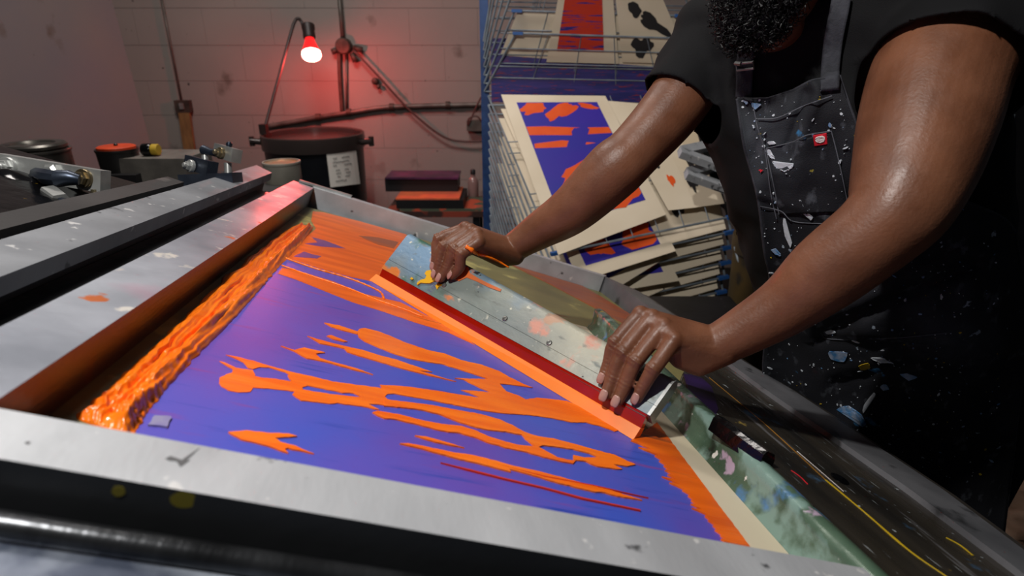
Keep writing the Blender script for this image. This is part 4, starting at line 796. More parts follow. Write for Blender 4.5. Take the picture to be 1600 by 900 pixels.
p = W(1050, 480, 1.72); t = thing('low_bench', 'low black bench between the rack and the screen frame', 'bench', at(Vector((p.x, p.y, 0))))
bm = BM(); box(bm, p.x - .25, p.x + .19, p.y - .12, p.y + .08, p.z - .03, p.z); put('bench_top', bm, 'black_metal', t, bevel=.003)
for dx in (-.22, .16):
    for dy in (-.09, .05): bm = BM(); box(bm, p.x + dx - .02, p.x + dx + .02, p.y + dy - .02, p.y + dy + .02, 0, p.z - .029); put('leg', bm, 'black_metal', t)
p = W(1500, 300, 2.9); bm = BM(); box(bm, p.x - .85, p.x + 1.0, p.y, p.y + .4, 0, 2.1); bm2 = bm; t = thing('dark_backdrop', 'tall dark cabinet-shaped backdrop added for the blackness behind the printer', 'cabinet', at(Vector((p.x, p.y, 0)))); put('body', bm, 'cabinet', t, bevel=.006)  # invented dark body, added to keep the unlit background black
for i in range(2): bm = BM(); box(bm, p.x - .83 + i * .92, p.x + .06 + i * .92, p.y - .018, p.y - .0005, .08, 2.05); d_ = put('door', bm, 'cabinet', t, bevel=.004); bm = BM(); tube(bm, [Vector((p.x + .02 + i * .1, p.y - .03, .98)), Vector((p.x + .02 + i * .1, p.y - .03, 1.12))], .008, 8); put('handle', bm, 'wire', d_)
for i, (x, y, Z) in enumerate(((1590, 725, 1.45), (1596, 770, 1.5), (1588, 820, 1.55))):
    q = W(x, y, Z); d = dirw(ray(x, y)); q = CO + d * ((0.02 - CO.z) / d.z); bm = BM(); bmesh.ops.create_icosphere(bm, subdivisions=4, radius=1)
    for v in bm.verts: f = 1 + .35 * noise.noise(v.co * 2.2 + Vector((i * 5, 0, 0))) + .2 * noise.noise(v.co * 5); v.co = Vector((v.co.x * .16 * f, v.co.y * .12 * f, max(-.02, v.co.z * .09 * f)))
    put('crumpled_rag', bm, 'scrap', None, at(q), at(q), smooth=True, label=('crumpled brown rag on the floor, uppermost at the right edge', 'crumpled brown rag on the floor, middle one at the right edge', 'crumpled brown rag on the floor, lowest at the right edge')[i], cat='rag', group='rags on the floor')

#PERSON
# ================================================================== PERSON
UPV = Vector((0, 0, 1)); RPX = lambda r, Z: r * Z / F
SF, SN = W(1112, 70, .935), W(1515, 25, .715)                                   # far (right) and near (left) shoulder
LAT = (SN - SF).normalized(); FW = dirw((-.78, 0, -.62)); FW = (FW - LAT * FW.dot(LAT)); FW.z *= .3; FW.normalize(); SPU = LAT.cross(FW).normalized(); SPU = SPU if SPU.z > 0 else -SPU
cpt = lambda x, y, z: c2w(Vector((x, y, z)))
HIP = cpt(.69, .19, 1.08)
t_p = thing('person', 'printer in black t-shirt and paint-spattered apron leaning over the screen, hands on the squeegee', 'person', at(Vector((HIP.x, HIP.y, 0))))
bm = BM()
# --- arms
ARM_N = [(1515, 25, .715, .075), (1470, 110, .695, .071), (1447, 188, .68, .0685), (1427, 263, .665, .061), (1404, 322, .655, .052), (1372, 360, .66, .0455), (1293, 424, .69, .0435), (1231, 475, .715, .0355), (1164, 516, .735, .0295), (1122, 539, .745, .026)]
ARM_F = [(1112, 70, .935, .049), (1058, 160, .925, .047), (993, 235, .92, .042), (958, 267, .925, .045), (896, 326, .955, .0385), (845, 359, .985, .031), (814, 379, 1.0, .0255), (797, 392, 1.01, .0245)]
def arm(A):
    P = spline([Vector((x, y, z * 1000)) for x, y, z, r in A], 6); R_ = spline([Vector((r, 0, 0)) for *_, r in A], 6)
    Q_ = [W(p.x, p.y, p.z / 1000) for p in P]; tube(bm, Q_, [r.x for r in R_], 40); ball(bm, Q_[0], R_[0].x, 24); ball(bm, Q_[-1], R_[-1].x, 24)
arm(ARM_N); arm(ARM_F)
NAILS = []; KN = []
def finger(J, rad, lifts, nail_r=.0058):
    pts = [onface(x, y, l) for (x, y), l in zip(J, lifts)]
    P = spline(pts, 3); R_ = spline([Vector((r, 0, 0)) for r in rad], 3); limb(bm, P, [r.x * .95 for r in R_], 16)
    ball(bm, pts[1] + FN * .0012, rad[1] * 1.04, 14); KN.append((pts[1], (pts[2] - pts[0]).normalized(), rad[1], 1.)); KN.append((pts[2], (pts[3] - pts[1]).normalized(), rad[2], .6))
    NAILS.append((pts[3], (pts[3] - pts[2]).normalized(), rad[3])); return pts
n5 = lambda x, y: (900 + x / 5.7, 460 + y / 5.7)
TOPN = (1.0, .0)
FN_ = []
LN = (.030, .027, .0145, .0075)
FR_ = (.0108, .0098, .0090, .0078)
FN_.append(finger([n5(575, 175), n5(345, 430), n5(293, 600), n5(238, 745)], (.0105, .0094, .0084, .0072), LN))
FN_.append(finger([n5(680, 205), n5(418, 525), n5(330, 735), (946, 618)], FR_, LN))
FN_.append(finger([n5(785, 285), n5(530, 605), n5(445, 800), (965, 627)], FR_, LN))
FN_.append(finger([n5(880, 405), n5(688, 668), n5(600, 820), (996, 622)], (.0108, .0096, .0086, .0074), LN))
def hull(pts_r):
    b2 = BM()
    for p, r in pts_r: ball(b2, p, r, 10)
    r_ = bmesh.ops.convex_hull(b2, input=b2.verts); bmesh.ops.delete(b2, geom=[g for g in r_['geom_interior'] if isinstance(g, bmesh.types.BMVert)], context='VERTS')
    me = bpy.data.meshes.new('h'); b2.to_mesh(me); b2.free(); bm.from_mesh(me); bpy.data.meshes.remove(me)
WN = W(1122, 539, .745); wd_ = (W(1122, 539, .745) - W(1164, 516, .735)).normalized()
mcp = [p[0] for p in FN_]; acr = (mcp[3] - mcp[0]).normalized()
def back_of_hand(FG, Wr):
    hull([(p[0] - FN * .0035, .0092) for p in FG] + [(p[0].lerp(p[1], .30) - FN * .0035, .0072) for p in FG])
    hull([(p[0] - FN * .0012, .0104) for p in FG] + [(p[0].lerp(Wr, .45) + FN * .0035, .0115) for p in FG] + [(Wr + FN * .002, .020)])
back_of_hand(FN_, WN)
hull([(mcp[0] - FN * .004, .0105), (mcp[1] - FN * .004, .0108), (mcp[2] - FN * .004, .0108), (mcp[3] - FN * .005, .0105), (WN - acr * .016, .016), (WN + acr * .014, .016), (WN - FN * .008, .018), (W(1092, 568, .748), .016), (W(1062, 560, .745), .013)])
for m_ in mcp: ball(bm, m_ + FN * .0006, .0110, 14); limb(bm, [m_, m_.lerp(WN + FN * .012, .75)], [.0092, .0080], 12)
limb(bm, [W(1098, 557, .752), W(1080, 556, .765), W(1062, 550, .775)], [.020, .021, .015], 16)         # heel of the hand
limb(bm, [W(1085, 530, .775), onface(1030, 525, -.018), onface(1000, 540, -.033), onface(975, 545, -.034)], [.017, .0135, .0108, .0088], 14)   # thumb behind the squeegee
# --- far (right) hand
f5 = lambda x, y: (580 + x / 5.7, 330 + y / 5.7)
LF = (.026, .030, .016, .0072); FF_ = []
FF_.append(finger([f5(840, 150), f5(602, 250), f5(578, 400), f5(562, 482)], (.0100, .0092, .0082, .0070), LF))
FF_.append(finger([f5(890, 170), f5(652, 318), f5(608, 470), f5(578, 555)], (.0104, .0096, .0088, .0074), LF))
FF_.append(finger([f5(940, 205), f5(742, 340), f5(690, 480), f5(622, 596)], (.0108, .0100, .0090, .0076), LF))
FF_.append(finger([f5(960, 275), f5(805, 385), f5(790, 500), f5(728, 572)], (.0108, .0098, .0090, .0078), LF))
WF = W(797, 392, 1.01); mcp = [p[0] for p in FF_]; acr = (mcp[3] - mcp[0]).normalized()
back_of_hand(FF_, WF)
hull([(m_ - FN * .004, .0105) for m_ in mcp] + [(WF - acr * .014, .015), (WF + acr * .016, .016), (W(786, 402, .99), .015), (W(752, 390, .97), .012), (W(772, 398, .98), .014)])
for m_ in mcp: ball(bm, m_ + FN * .0008, .011, 14); limb(bm, [m_, m_.lerp(WF + FN * .010, .75)], [.0090, .0078], 12)
th = [W(786, 402, 1.005), W(762, 392, .995), W(738, 386, 1.0), onface(712, 398, -.033), onface(692, 402, -.034)]
limb(bm, th, [.018, .0165, .0125, .0105, .0085], 14)
for nm, FG in (('near', FN_), ('far', FF_)):
    for p in FG: print(nm, [round((b - a).length, 3) for a, b in zip(p, p[1:])], 'Z', [round(Zof(q), 3) for q in p])
print('wrist Z', Zof(WN), Zof(WF), 'arm', [(a[:2], round((W(*a[:3]) - W(*b[:3])).length, 3)) for a, b in zip(ARM_N, ARM_N[1:])])
# --- torso core, neck, head
MID = SF.lerp(SN, .5); NB = MID + UPV * .035 + FW * .0
def ring(c, rx, ry): return (c, LAT * rx, FW * ry)
loft(bm, [ring(HIP, .13, .09), ring(MID.lerp(HIP, .5), .13, .09), ring(MID.lerp(HIP, .12), .15, .085), ring(MID + UPV * .01, .13, .06), ring(MID + UPV * .03, .08, .055)], 24)
limb(bm, [SF, MID, SN], [.04, .06, .05], 14)
HF = (FW * .83 - UPV * .55).normalized(); HR = LAT; HU = HR.cross(HF).normalized(); HU = HU if HU.z > 0 else -HU
HC_ = W(1222, -92, .75)
def hp(x, y, z): return HC_ + HR * x + HF * y + HU * z                          # head frame: x to his left, y forward, z up
limb(bm, [MID + UPV * .01 + FW * .01, hp(0, -.035, -.07)], [.068, .060], 20)
ball(bm, hp(0, -.015, .035), .092, 28, (.84, 1.08, .95), Matrix((HR, HF, HU)).transposed())
ball(bm, hp(0, .022, -.03), .072, 24, (.86, .95, 1.05), Matrix((HR, HF, HU)).transposed())
ball(bm, hp(0, .050, -.085), .036, 20, (1.15, .9, .8), Matrix((HR, HF, HU)).transposed())
limb(bm, [hp(0, .083, .012), hp(0, .104, -.022)], [.0085, .0135], 12); ball(bm, hp(.013, .094, -.025), .009, 10); ball(bm, hp(-.013, .094, -.025), .009, 10)
limb(bm, [hp(-.05, .062, .026), hp(-.015, .079, .03), hp(.015, .079, .03), hp(.05, .062, .026)], [.010, .0115, .0115, .010], 10)
limb(bm, [hp(-.022, .083, -.053), hp(0, .091, -.051), hp(.022, .083, -.053)], [.0055, .0075, .0055], 10); limb(bm, [hp(-.02, .081, -.064), hp(0, .089, -.066), hp(.02, .081, -.064)], [.0055, .008, .0055], 10)
for s in (-1, 1): ball(bm, hp(s * .078, -.012, .0), .030, 16, (.32, .62, 1.05), Matrix((HR, HF, HU)).transposed())
body = put('body', bm, 'skin', t_p, smooth=True, label='dark brown skin with wet, ink-glossed hands')
bake(body, [('REMESH', dict(mode='VOXEL', voxel_size=.0019, use_smooth_shade=True)), ('SMOOTH', dict(factor=.5, iterations=4))]); body.data.shade_smooth()
me = body.data; n = len(me.vertices); co_ = np.empty(n * 3); me.vertices.foreach_get('co', co_); co_ = co_.reshape(-1, 3); no_ = np.empty(n * 3); me.vertices.foreach_get('normal', no_); no_ = no_.reshape(-1, 3)
offv = np.array(MW[t_p.name].translation); fnv = np.array(FN)
for p, d, r, amp in KN:                                                            # knuckle folds on the backs of the fingers
    v = co_ + offv - np.array(p); a = v @ np.array(d); q = np.linalg.norm(v, axis=1); msk = q < .02
    dors = np.clip((no_[msk] @ fnv - .15) * 1.6, 0, 1); fall = np.exp(-(a[msk] / (.0052)) ** 2)
    co_[msk] += no_[msk] * (amp * dors * fall * (.0009 * np.cos(2 * np.pi * a[msk] / .0048) + .0005))[:, None]
me.vertices.foreach_set('co', co_.ravel()); me.update()
BODY = BVHTree.FromPolygons([Vector(v) for v in (co_ + offv)], [tuple(p.vertices) for p in me.polygons])
def skin_pt(px_, py_, lift=.0):
    h = BODY.ray_cast(CO, dirw(ray(px_, py_)).normalized()); return (h[0] + h[1] * lift, h[1]) if h[0] else (None, None)
# fingernails
for i, (p, d, r) in enumerate(NAILS):
    u = d; nrm_ = (FN - u * FN.dot(u)).normalized(); w = u.cross(nrm_); c = p + u * (r * .15); b2 = BM(); V = []
    for j in range(9):
        row = []
        for k in range(9):
            y = (j / 8 - .5) * 2; x = (k / 8 - .5) * 2; yy = y * r * .95; ww = r * .72 * math.sqrt(max(.05, 1 - (abs(y) ** 3) * .75)); xx = x * ww
            row.append(b2.verts.new(c + u * yy + w * xx + nrm_ * (math.sqrt(max(0, (r * 1.03) ** 2 - xx * xx)) + .0004 - max(0, y) ** 2 * .0022)))
        V.append(row)
    for j in range(8):
        for k in range(8): b2.faces.new((V[j][k], V[j][k + 1], V[j + 1][k + 1], V[j + 1][k]))
    o = put('fingernail', b2, 'nail', body, smooth=True, label='pale pink fingernail'); s_ = o.modifiers.new('s', 'SOLIDIFY'); s_.thickness = .0012; s_.offset = -1
# ink along the thumb side of the far hand
bm = BM(); L = []
for x, y in ((728, 387), (737, 392), (747, 397), (758, 400), (770, 405), (782, 411), (795, 418)):
    h_ = skin_pt(x, y - 1.5, .001)[0]; L.append(h_ if h_ else W(x, y, Zof(th[1]) - .018))
L = spline(L, 8); tube(bm, L, [.0012 + .0035 * (1 - i / len(L)) * (.7 + .6 * noise.noise(p * 300)) for i, p in enumerate(L)], 10); put('ink_glob', bm, 'orange_thick', t_p, smooth=True, label='orange ink smeared along the thumb side of the far hand')
# face details (above the frame of the photograph)
for s in (-1, 1):
    e = hp(s * .031, .066, .008); b2 = BM(); ball(b2, e, .012, 18); ey = put('eye', b2, 'eye_white', t_p, smooth=True); b2 = BM(); ball(b2, e + (HF * .9 - HU * .3).normalized() * .0078, .0058, 14); put('iris', b2, 'iris', ey, smooth=True)
b2 = BM(); ball(b2, hp(0, -.028, .045), .097, 32, (.85, 1.04, .93), Matrix((HR, HF, HU)).transposed())
bmesh.ops.delete(b2, geom=[v for v in b2.verts if (v.co - HC_).dot(HF) > .055 or (v.co - HC_).dot(HU) < .0 and (v.co - HC_).dot(HF) > -.03 or (v.co - HC_).dot(HU) < -.045], context='VERTS')
for v in b2.verts: v.co += (v.co - HC_).normalized() * .003 * noise.noise(v.co * 200)
ho = put('hair', b2, 'beard', t_p, smooth=True, label='short black hair'); s_ = ho.modifiers.new('s', 'SOLIDIFY'); s_.thickness = .012; s_.offset = -1
# beard: a dense base and hundreds of curls
random.seed(11); b2 = BM(); BC, BR_ = W(1187, -12, .725), Vector((.050, .038, .060))
ball(b2, BC, 1, 36, (BR_.x * .92, BR_.y * .92, BR_.z * .92), Matrix((HR, HF, UPV)).transposed())
for s in (-1, 1): limb(b2, [BC + HR * s * .03 + UPV * .02, hp(s * .062, .02, -.05), hp(s * .074, -.005, .0)], [.026, .020, .012], 12)
for v in b2.verts: v.co += (v.co - BC).normalized() * .004 * noise.noise(v.co * 140)
for i in range(1900):
    th_, ph = 2 * math.pi * rnd(), math.acos(1 - 2 * rnd()); dv = Vector((math.sin(ph) * math.cos(th_), math.sin(ph) * math.sin(th_), math.cos(ph)))
    nw = (HR * dv.x + HF * dv.y + UPV * dv.z); p = BC + HR * dv.x * BR_.x * .93 + HF * dv.y * BR_.y * .93 + UPV * dv.z * BR_.z * .93
    if dv.y < -.5: continue
    ax = (nw * .7 + Vector((rnd() - .5, rnd() - .5, rnd() - .5 - .3)) * .9).normalized(); u, w = frame_of(ax); r0 = .0016 + .0022 * rnd(); ln = .010 + .012 * rnd(); tw = 1.2 + 1.6 * rnd(); ph0 = 6.28 * rnd()
    tube(b2, [p - nw * .002 + ax * (ln * k / 9) + (u * math.cos(ph0 + tw * 6.28 * k / 9) + w * math.sin(ph0 + tw * 6.28 * k / 9)) * r0 for k in range(10)], .00055, 3, False)
put('beard', b2, 'beard', t_p, label='full curly black beard')

# --- clothing: t-shirt
bm = BM()
def lerpc(t): return MID.lerp(HIP, t)
def tor(t, rx, ry, dx=0., dy=0.): return (lerpc(t) + LAT * dx + FW * dy, LAT * rx, FW * ry)
loft(bm, [tor(1.05, .185, .135), tor(.85, .185, .145), tor(.62, .188, .15, 0, .012), tor(.40, .192, .145, 0, .012), tor(.22, .198, .135, 0, .01), tor(.08, .19, .115), (MID + UPV * .025, LAT * .155, FW * .095), (MID + UPV * .055, LAT * .095, FW * .078), (MID + UPV * .075, LAT * .07, FW * .068)], 48, power=2.3)
CN0, CN1 = W(1520, 5, .72), W(1482, 118, .69); CF0, CF1 = W(1125, 62, .94), W(1061, 157, .925)
limb(bm, [MID.lerp(SN, .55) + UPV * .0, CN0, CN0.lerp(CN1, .5), CN1], [.095, .094, .088, .087], 32)
limb(bm, [MID.lerp(SF, .55), CF0, CF0.lerp(CF1, .5), CF1], [.085, .075, .064, .060], 32)
shirt = put('t_shirt', bm, 'cloth_black', t_p, smooth=True, label='plain black short-sleeved t-shirt')
bake(shirt, [('REMESH', dict(mode='VOXEL', voxel_size=.006, use_smooth_shade=True)), ('SMOOTH', dict(factor=.5, iterations=6))])
bm = BM(); bm.from_mesh(shirt.data); o3 = Vector(offv)
for A_, B2, rr in ((CN0, CN1, .0925), (CF0, CF1, .082)):
    ax = (B2 - A_).normalized(); bmesh.ops.bisect_plane(bm, geom=[g for g in bm.verts[:] + bm.edges[:] + bm.faces[:] if ((g.co if isinstance(g, bmesh.types.BMVert) else (sum((v.co for v in g.verts), Vector()) / len(g.verts))) + o3 - B2).length < .16], plane_co=B2 - o3, plane_no=ax)
    bmesh.ops.delete(bm, geom=[v for v in bm.verts if (v.co + o3 - B2).dot(ax) > 1e-4 and (v.co + o3 - B2).length < rr], context='VERTS')
bmesh.ops.delete(bm, geom=[v for v in bm.verts if not v.link_faces], context='VERTS')
for _ in range(25):                                                                # even out the cut sleeve hems
    nb = {v: [e.other_vert(v).co for e in v.link_edges if e.is_boundary] for v in bm.verts if v.is_boundary}; new = {v: (v.co + sum(L, Vector())) / (1 + len(L)) for v, L in nb.items() if L}
    for v, c_ in new.items(): v.co = c_
for v in bm.verts:
    p = v.co + o3; f = 0.
    for S0, S1, am in ((CN0, CN1, .008), (CF0, CF1, .011)):
        ax = (S1 - S0).normalized(); dd_ = (p - S0.lerp(S1, .4)).length
        if dd_ < .2: tt_ = (p - S0).dot(ax); f += am * math.exp(-(dd_ / .11) ** 2) * noise.noise(Vector((tt_ * 26, (p.x + p.y) * 5, p.z * 7 + am * 900)))
    f += .009 * noise.noise(Vector((p.x * 6, p.y * 6, p.z * 11))) + .006 * noise.noise(p * 22)
    v.co += v.normal * max(f, -.004)
bm.to_mesh(shirt.data); bm.free(); shirt.data.shade_smooth(); s_ = shirt.modifiers.new('s', 'SOLIDIFY'); s_.thickness = .0035; s_.offset = -1
# --- trousers and shoes
bm = BM()
loft(bm, [(HIP + UPV * .10 - FW * .01, LAT * .178, FW * .135), (HIP, LAT * .188, FW * .14), (HIP - UPV * .08, LAT * .185, FW * .14), (HIP - UPV * .13, LAT * .17, FW * .12)], 40, power=2.3)
for s in (-1, 1):
    h = HIP + LAT * s * .092; an = Vector((h.x, h.y, .09)) + FW * .02; limb(bm, [h - UPV * .05, h.lerp(an, .45) + FW * .02, an], [.105, .078, .058], 24)
tr = put('trousers', bm, 'trousers', t_p, smooth=True, label='black trousers'); bake(tr, [('REMESH', dict(mode='VOXEL', voxel_size=.009, use_smooth_shade=True)), ('SMOOTH', dict(factor=.5, iterations=6))]); tr.data.shade_smooth()
for s in (-1, 1):
    h = HIP + LAT * s * .092; an = Vector((h.x, h.y, 0)) + FW * .02; f2 = Vector((FW.x, FW.y, 0)).normalized(); b2 = BM(); loft(b2, [(an - f2 * .09 + UPV * .045, LAT * .034, UPV * .044), (an - f2 * .03 + UPV * .06, LAT * .042, UPV * .059), (an + f2 * .06 + UPV * .05, LAT * .046, UPV * .049), (an + f2 * .14 + UPV * .035, LAT * .048, UPV * .034), (an + f2 * .185 + UPV * .022, LAT * .03, UPV * .02)], 20, power=2.6); put('shoe', b2, 'shoe', t_p, smooth=True)
# --- apron, draped over shirt and trousers
def bvh_of(o): me = o.data; return [Vector(v.co) + o3 for v in me.vertices], [tuple(p.vertices) for p in me.polygons]
va, fa = bvh_of(shirt); vb, fb = bvh_of(tr); CL = BVHTree.FromPolygons(va + vb, fa + [tuple(i + len(va) for i in f) for f in fb])
def hitZ(x, y, tree=CL):
    h = tree.ray_cast(CO, dirw(ray(x, y)).normalized()); return Zof(h[0]) if h[0] else None
RW = [((1152, 150), (1311, 118)), ((1157, 190), (1332, 178)), ((1164, 232), (1352, 222)), ((1177, 278), (1395, 262)), ((1186, 319), (1470, 300)), ((1195, 394), (1572, 345)), ((1203, 434), (1592, 400)), ((1200, 500), (1600, 480)), ((1193, 575), (1600, 560)), ((1200, 660), (1590, 650)), ((1240, 760), (1578, 750)), ((1300, 880), (1565, 860)), ((1345, 980), (1555, 970))]
NU, NV = 64, 120; A_L = spline([Vector((*a, 0)) for a, b in RW], 10); A_R = spline([Vector((*b, 0)) for a, b in RW], 10); NV = len(A_L) - 1
neck = [(0, 4), (.12, 9), (.3, 14), (.55, 9), (.72, 0), (1, 0)]
gx = np.zeros((NV + 1, NU + 1)); gy = gx.copy(); gz = np.full(gx.shape, np.nan)
for j in range(NV + 1):
    for i in range(NU + 1):
        u = i / NU; p = A_L[j].lerp(A_R[j], u); dip = 0
        for (a, da), (b, db) in zip(neck, neck[1:]):
            if a <= u <= b: dip = da + (db - da) * (u - a) / (b - a)
        p.y += dip * max(0, 1 - j / 14); gx[j, i], gy[j, i] = p.x, p.y; z_ = hitZ(p.x, p.y)
        if z_: gz[j, i] = z_
for _ in range(200):                                                               # fill where the body is missed
    bad = np.isnan(gz)
    if not bad.any(): break
    pad = np.pad(gz, 1, constant_values=np.nan); st = np.stack([pad[:-2, 1:-1], pad[2:, 1:-1], pad[1:-1, :-2], pad[1:-1, 2:]]); cnt = (~np.isnan(st)).sum(0); mean = np.nansum(st, 0) / np.maximum(cnt, 1); gz = np.where(bad & (cnt > 0), mean, gz)
raw = gz.copy()
for _ in range(60):
    pad = np.pad(gz, 1, mode='edge'); sm = (pad[:-2, 1:-1] + pad[2:, 1:-1] + pad[1:-1, :-2] + pad[1:-1, 2:]) / 4; gz = np.minimum(sm, raw - .006)
def fold(x, y):
    f = .010 * noise.noise(Vector((x * .012 + y * .004, y * .005, 2))) + .004 * noise.noise(Vector((x * .03, y * .02, 7)))
    for (x0, y0, x1, y1, w_, a_) in ((1262, 145, 1225, 250, 9, .007), (1282, 520, 1520, 410, 12, .014), (1285, 528, 1480, 545, 8, .007), (1300, 595, 1430, 565, 8, .007), (1150, 300, 1290, 350, 5, .003)):
        dx, dy = x1 - x0, y1 - y0; t = ((x - x0) * dx + (y - y0) * dy) / (dx * dx + dy * dy); tc = min(1, max(0, t)); q = ((x - x0 - dx * tc) ** 2 + (y - y0 - dy * tc) ** 2) ** .5; sd = (x - x0) * dy - (y - y0) * dx
        f += a_ * math.exp(-(q / w_) ** 2) - a_ * .7 * math.exp(-((q - (1 if sd > 0 else -1) * w_ * 1.6) / w_) ** 2)
    return f
b2 = BM(); V = [[b2.verts.new(W(gx[j, i], gy[j, i], gz[j, i] - .010 + fold(gx[j, i], gy[j, i]))) for i in range(NU + 1)] for j in range(NV + 1)]
AV_, AF_ = [], []
for j in range(NV):
    for i in range(NU): b2.faces.new((V[j][i], V[j][i + 1], V[j + 1][i + 1], V[j + 1][i]))
AV_ = [v.co.copy() for r_ in V for v in r_]; AF_ = [(j * (NU + 1) + i, j * (NU + 1) + i + 1, (j + 1) * (NU + 1) + i + 1, (j + 1) * (NU + 1) + i) for j in range(NV) for i in range(NU)]
hem = [[v.co.copy() for v in col_] for col_ in ([r_[0] for r_ in V], [r_[-1] for r_ in V], V[0])]
apron = put('apron', b2, 'apron', t_p, smooth=True, label='dark charcoal work apron spattered with white and coloured paint'); s_ = apron.modifiers.new('s', 'SOLIDIFY'); s_.thickness = .002; s_.offset = 1
AP = BVHTree.FromPolygons(AV_, AF_); AP2 = BVHTree.FromPolygons(AV_ + va, AF_ + [tuple(i + len(AV_) for i in f) for f in fa])
def ap(x, y, lift=.002, tree=None):
    h = (tree or AP).ray_cast(CO, dirw(ray(x, y)).normalized())
    if not h[0]: h = AP2.ray_cast(CO, dirw(ray(x, y)).normalized())
    if not h[0]: return W(x, y, .9)
    return h[0] - dirw(ray(x, y)).normalized() * lift
b2 = BM()
for L in hem: tube(b2, L, .0022, 6)
put('hem', b2, 'apron_edge', apron, smooth=True, label='stitched edge of the apron')
def ribbon(rows, name, mat, lab, lift=.003, tree=None, th=.003, par=None, nsub=8):
    A1 = spline([Vector((*a, 0)) for a, b in rows], nsub); B1 = spline([Vector((*b, 0)) for a, b in rows], nsub); b2 = BM(); m_ = 8; V = []
    for a, b in zip(A1, B1): V.append([b2.verts.new(ap(a.x + (b.x - a.x) * k / m_, a.y + (b.y - a.y) * k / m_, lift, tree)) for k in range(m_ + 1)])
    for r_, s2 in zip(V, V[1:]):
        for k in range(m_): b2.faces.new((r_[k], r_[k + 1], s2[k + 1], s2[k]))
    o = put(name, b2, mat, par or apron, smooth=True, label=lab); s_ = o.modifiers.new('s', 'SOLIDIFY'); s_.thickness = th; s_.offset = 0; return o
ribbon([((1150, 152), (1176, 158)), ((1151, 128), (1176, 132)), ((1151, 100), (1178, 100)), ((1157, 70), (1181, 72)), ((1168, 30), (1192, 32))], 'strap', 'apron_edge', 'apron strap with a metal buckle', .006, AP2)
ribbon([((1282, 142), (1311, 139)), ((1283, 110), (1312, 105)), ((1288, 60), (1318, 58)), ((1296, 20), (1326, 20)), ((1300, -4), (1330, -4))], 'strap', 'apron_edge', 'apron strap sewn to the bib', .006, AP2)
b2 = BM(); bk = [ap(x, y, .012, AP2) for x, y in ((1151, 100), (1177, 97), (1178, 107), (1152, 110), (1151, 100))]; tube(b2, bk, .0018, 8); tube(b2, [ap(1149, 99, .013, AP2), ap(1158, 100, .013, AP2)], .003, 8); put('buckle', b2, 'zinc', apron, autos=40, label='small metal strap buckle')
ribbon([((1197, 232), (1299, 206)), ((1201, 250), (1305, 228)), ((1208, 280), (1315, 268)), ((1213, 312), (1324, 308)), ((1217, 335), (1330, 330))], 'pocket', 'apron', 'chest pocket of the apron', .004)
q6 = lambda x, y: (1080 + x / 5.696, 120 + y / 5.696)
lab_o = ribbon([(q6(1085, 520), q6(1205, 500)), (q6(1091, 568), q6(1209, 550)), (q6(1098, 617), q6(1213, 600))], 'label', 'label_red', 'small red label with a white woven mark', .0062, th=.0012)
b2 = BM()
def thread(P, r, mat=None): tube(b2, [ap(*q6(x, y), .0072) for x, y in P], r, 6)
thread([(1107, 562), (1112, 545), (1130, 536), (1165, 530), (1182, 538), (1186, 556), (1180, 575), (1150, 585), (1120, 580), (1107, 562)], .0008)
for P in ([(1118, 546), (1140, 548), (1150, 543), (1178, 545)], [(1110, 560), (1135, 558), (1160, 560), (1183, 555)], [(1115, 572), (1140, 568), (1165, 573), (1180, 566)]): thread(P, .0007)
put('woven_mark', b2, 'white_thread', lab_o, smooth=True, label='white woven emblem')
for P in (((1197, 232), (1238, 222), (1262, 211), (1299, 205)), ((1299, 205), (1308, 240), (1318, 285), (1327, 330)), ((1184, 186), (1215, 184), (1255, 166), (1300, 150)), ((1197, 232), (1203, 262), (1211, 300), (1217, 335)), ((1176, 160), (1184, 200), (1196, 240), (1204, 300), (1214, 345)), ((1282, 142), (1311, 139)), ((1290, 115), (1308, 138)), ((1307, 113), (1288, 139)), ((1186, 322), (1220, 330), (1240, 346), (1290, 350)), ((1282, 520), (1300, 530), (1400, 528), (1480, 520))):
    b2 = BM(); pts = [Vector((*q, 0)) for q in P]; L = spline(pts, 14) if len(pts) > 2 else [pts[0].lerp(pts[1], k / 8) for k in range(9)]; tube(b2, [ap(p.x, p.y, .0062 if p.y < 345 else .004) for p in L], .0007, 5); put('stitch_line', b2, 'thread', apron, label='grey stitching line')
random.seed(41)
def dab(P, mat, lift=.0055, th=.0009):
    b2 = BM(); m_ = []
    for a, b in zip(P, P[1:] + P[:1]):
        for k in range(6): m_.append((a[0] + (b[0] - a[0]) * k / 6 + (rnd() - .5) * 2.2, a[1] + (b[1] - a[1]) * k / 6 + (rnd() - .5) * 2.2))
    f = b2.faces.new([b2.verts.new(ap(x, y, lift)) for x, y in m_]); bmesh.ops.triangulate(b2, faces=[f], ngon_method='EAR_CLIP')
    o = put('paint_splash', b2, mat, apron, label={'white_paint': 'white paint splash', 'blue_paint': 'pale blue paint splash', 'yellow_paint': 'yellow paint splash', 'label_red': 'red paint splash'}[mat]); s_ = o.modifiers.new('s', 'SOLIDIFY'); s_.thickness = th
random.seed(3)
dab([q6(*p) for p in ((722, 748), (750, 765), (800, 780), (850, 780), (900, 770), (908, 790), (870, 825), (820, 838), (770, 820), (740, 790))], 'white_paint', .0058)
dab([q6(*p) for p in ((455, 215), (480, 205), (505, 235), (490, 250))], 'blue_paint'); dab([q6(*p) for p in ((545, 235), (580, 240), (620, 245), (570, 260), (575, 285), (550, 262))], 'blue_paint'); dab([q6(*p) for p in ((680, 585), (720, 575), (760, 595), (700, 600))], 'white_paint')
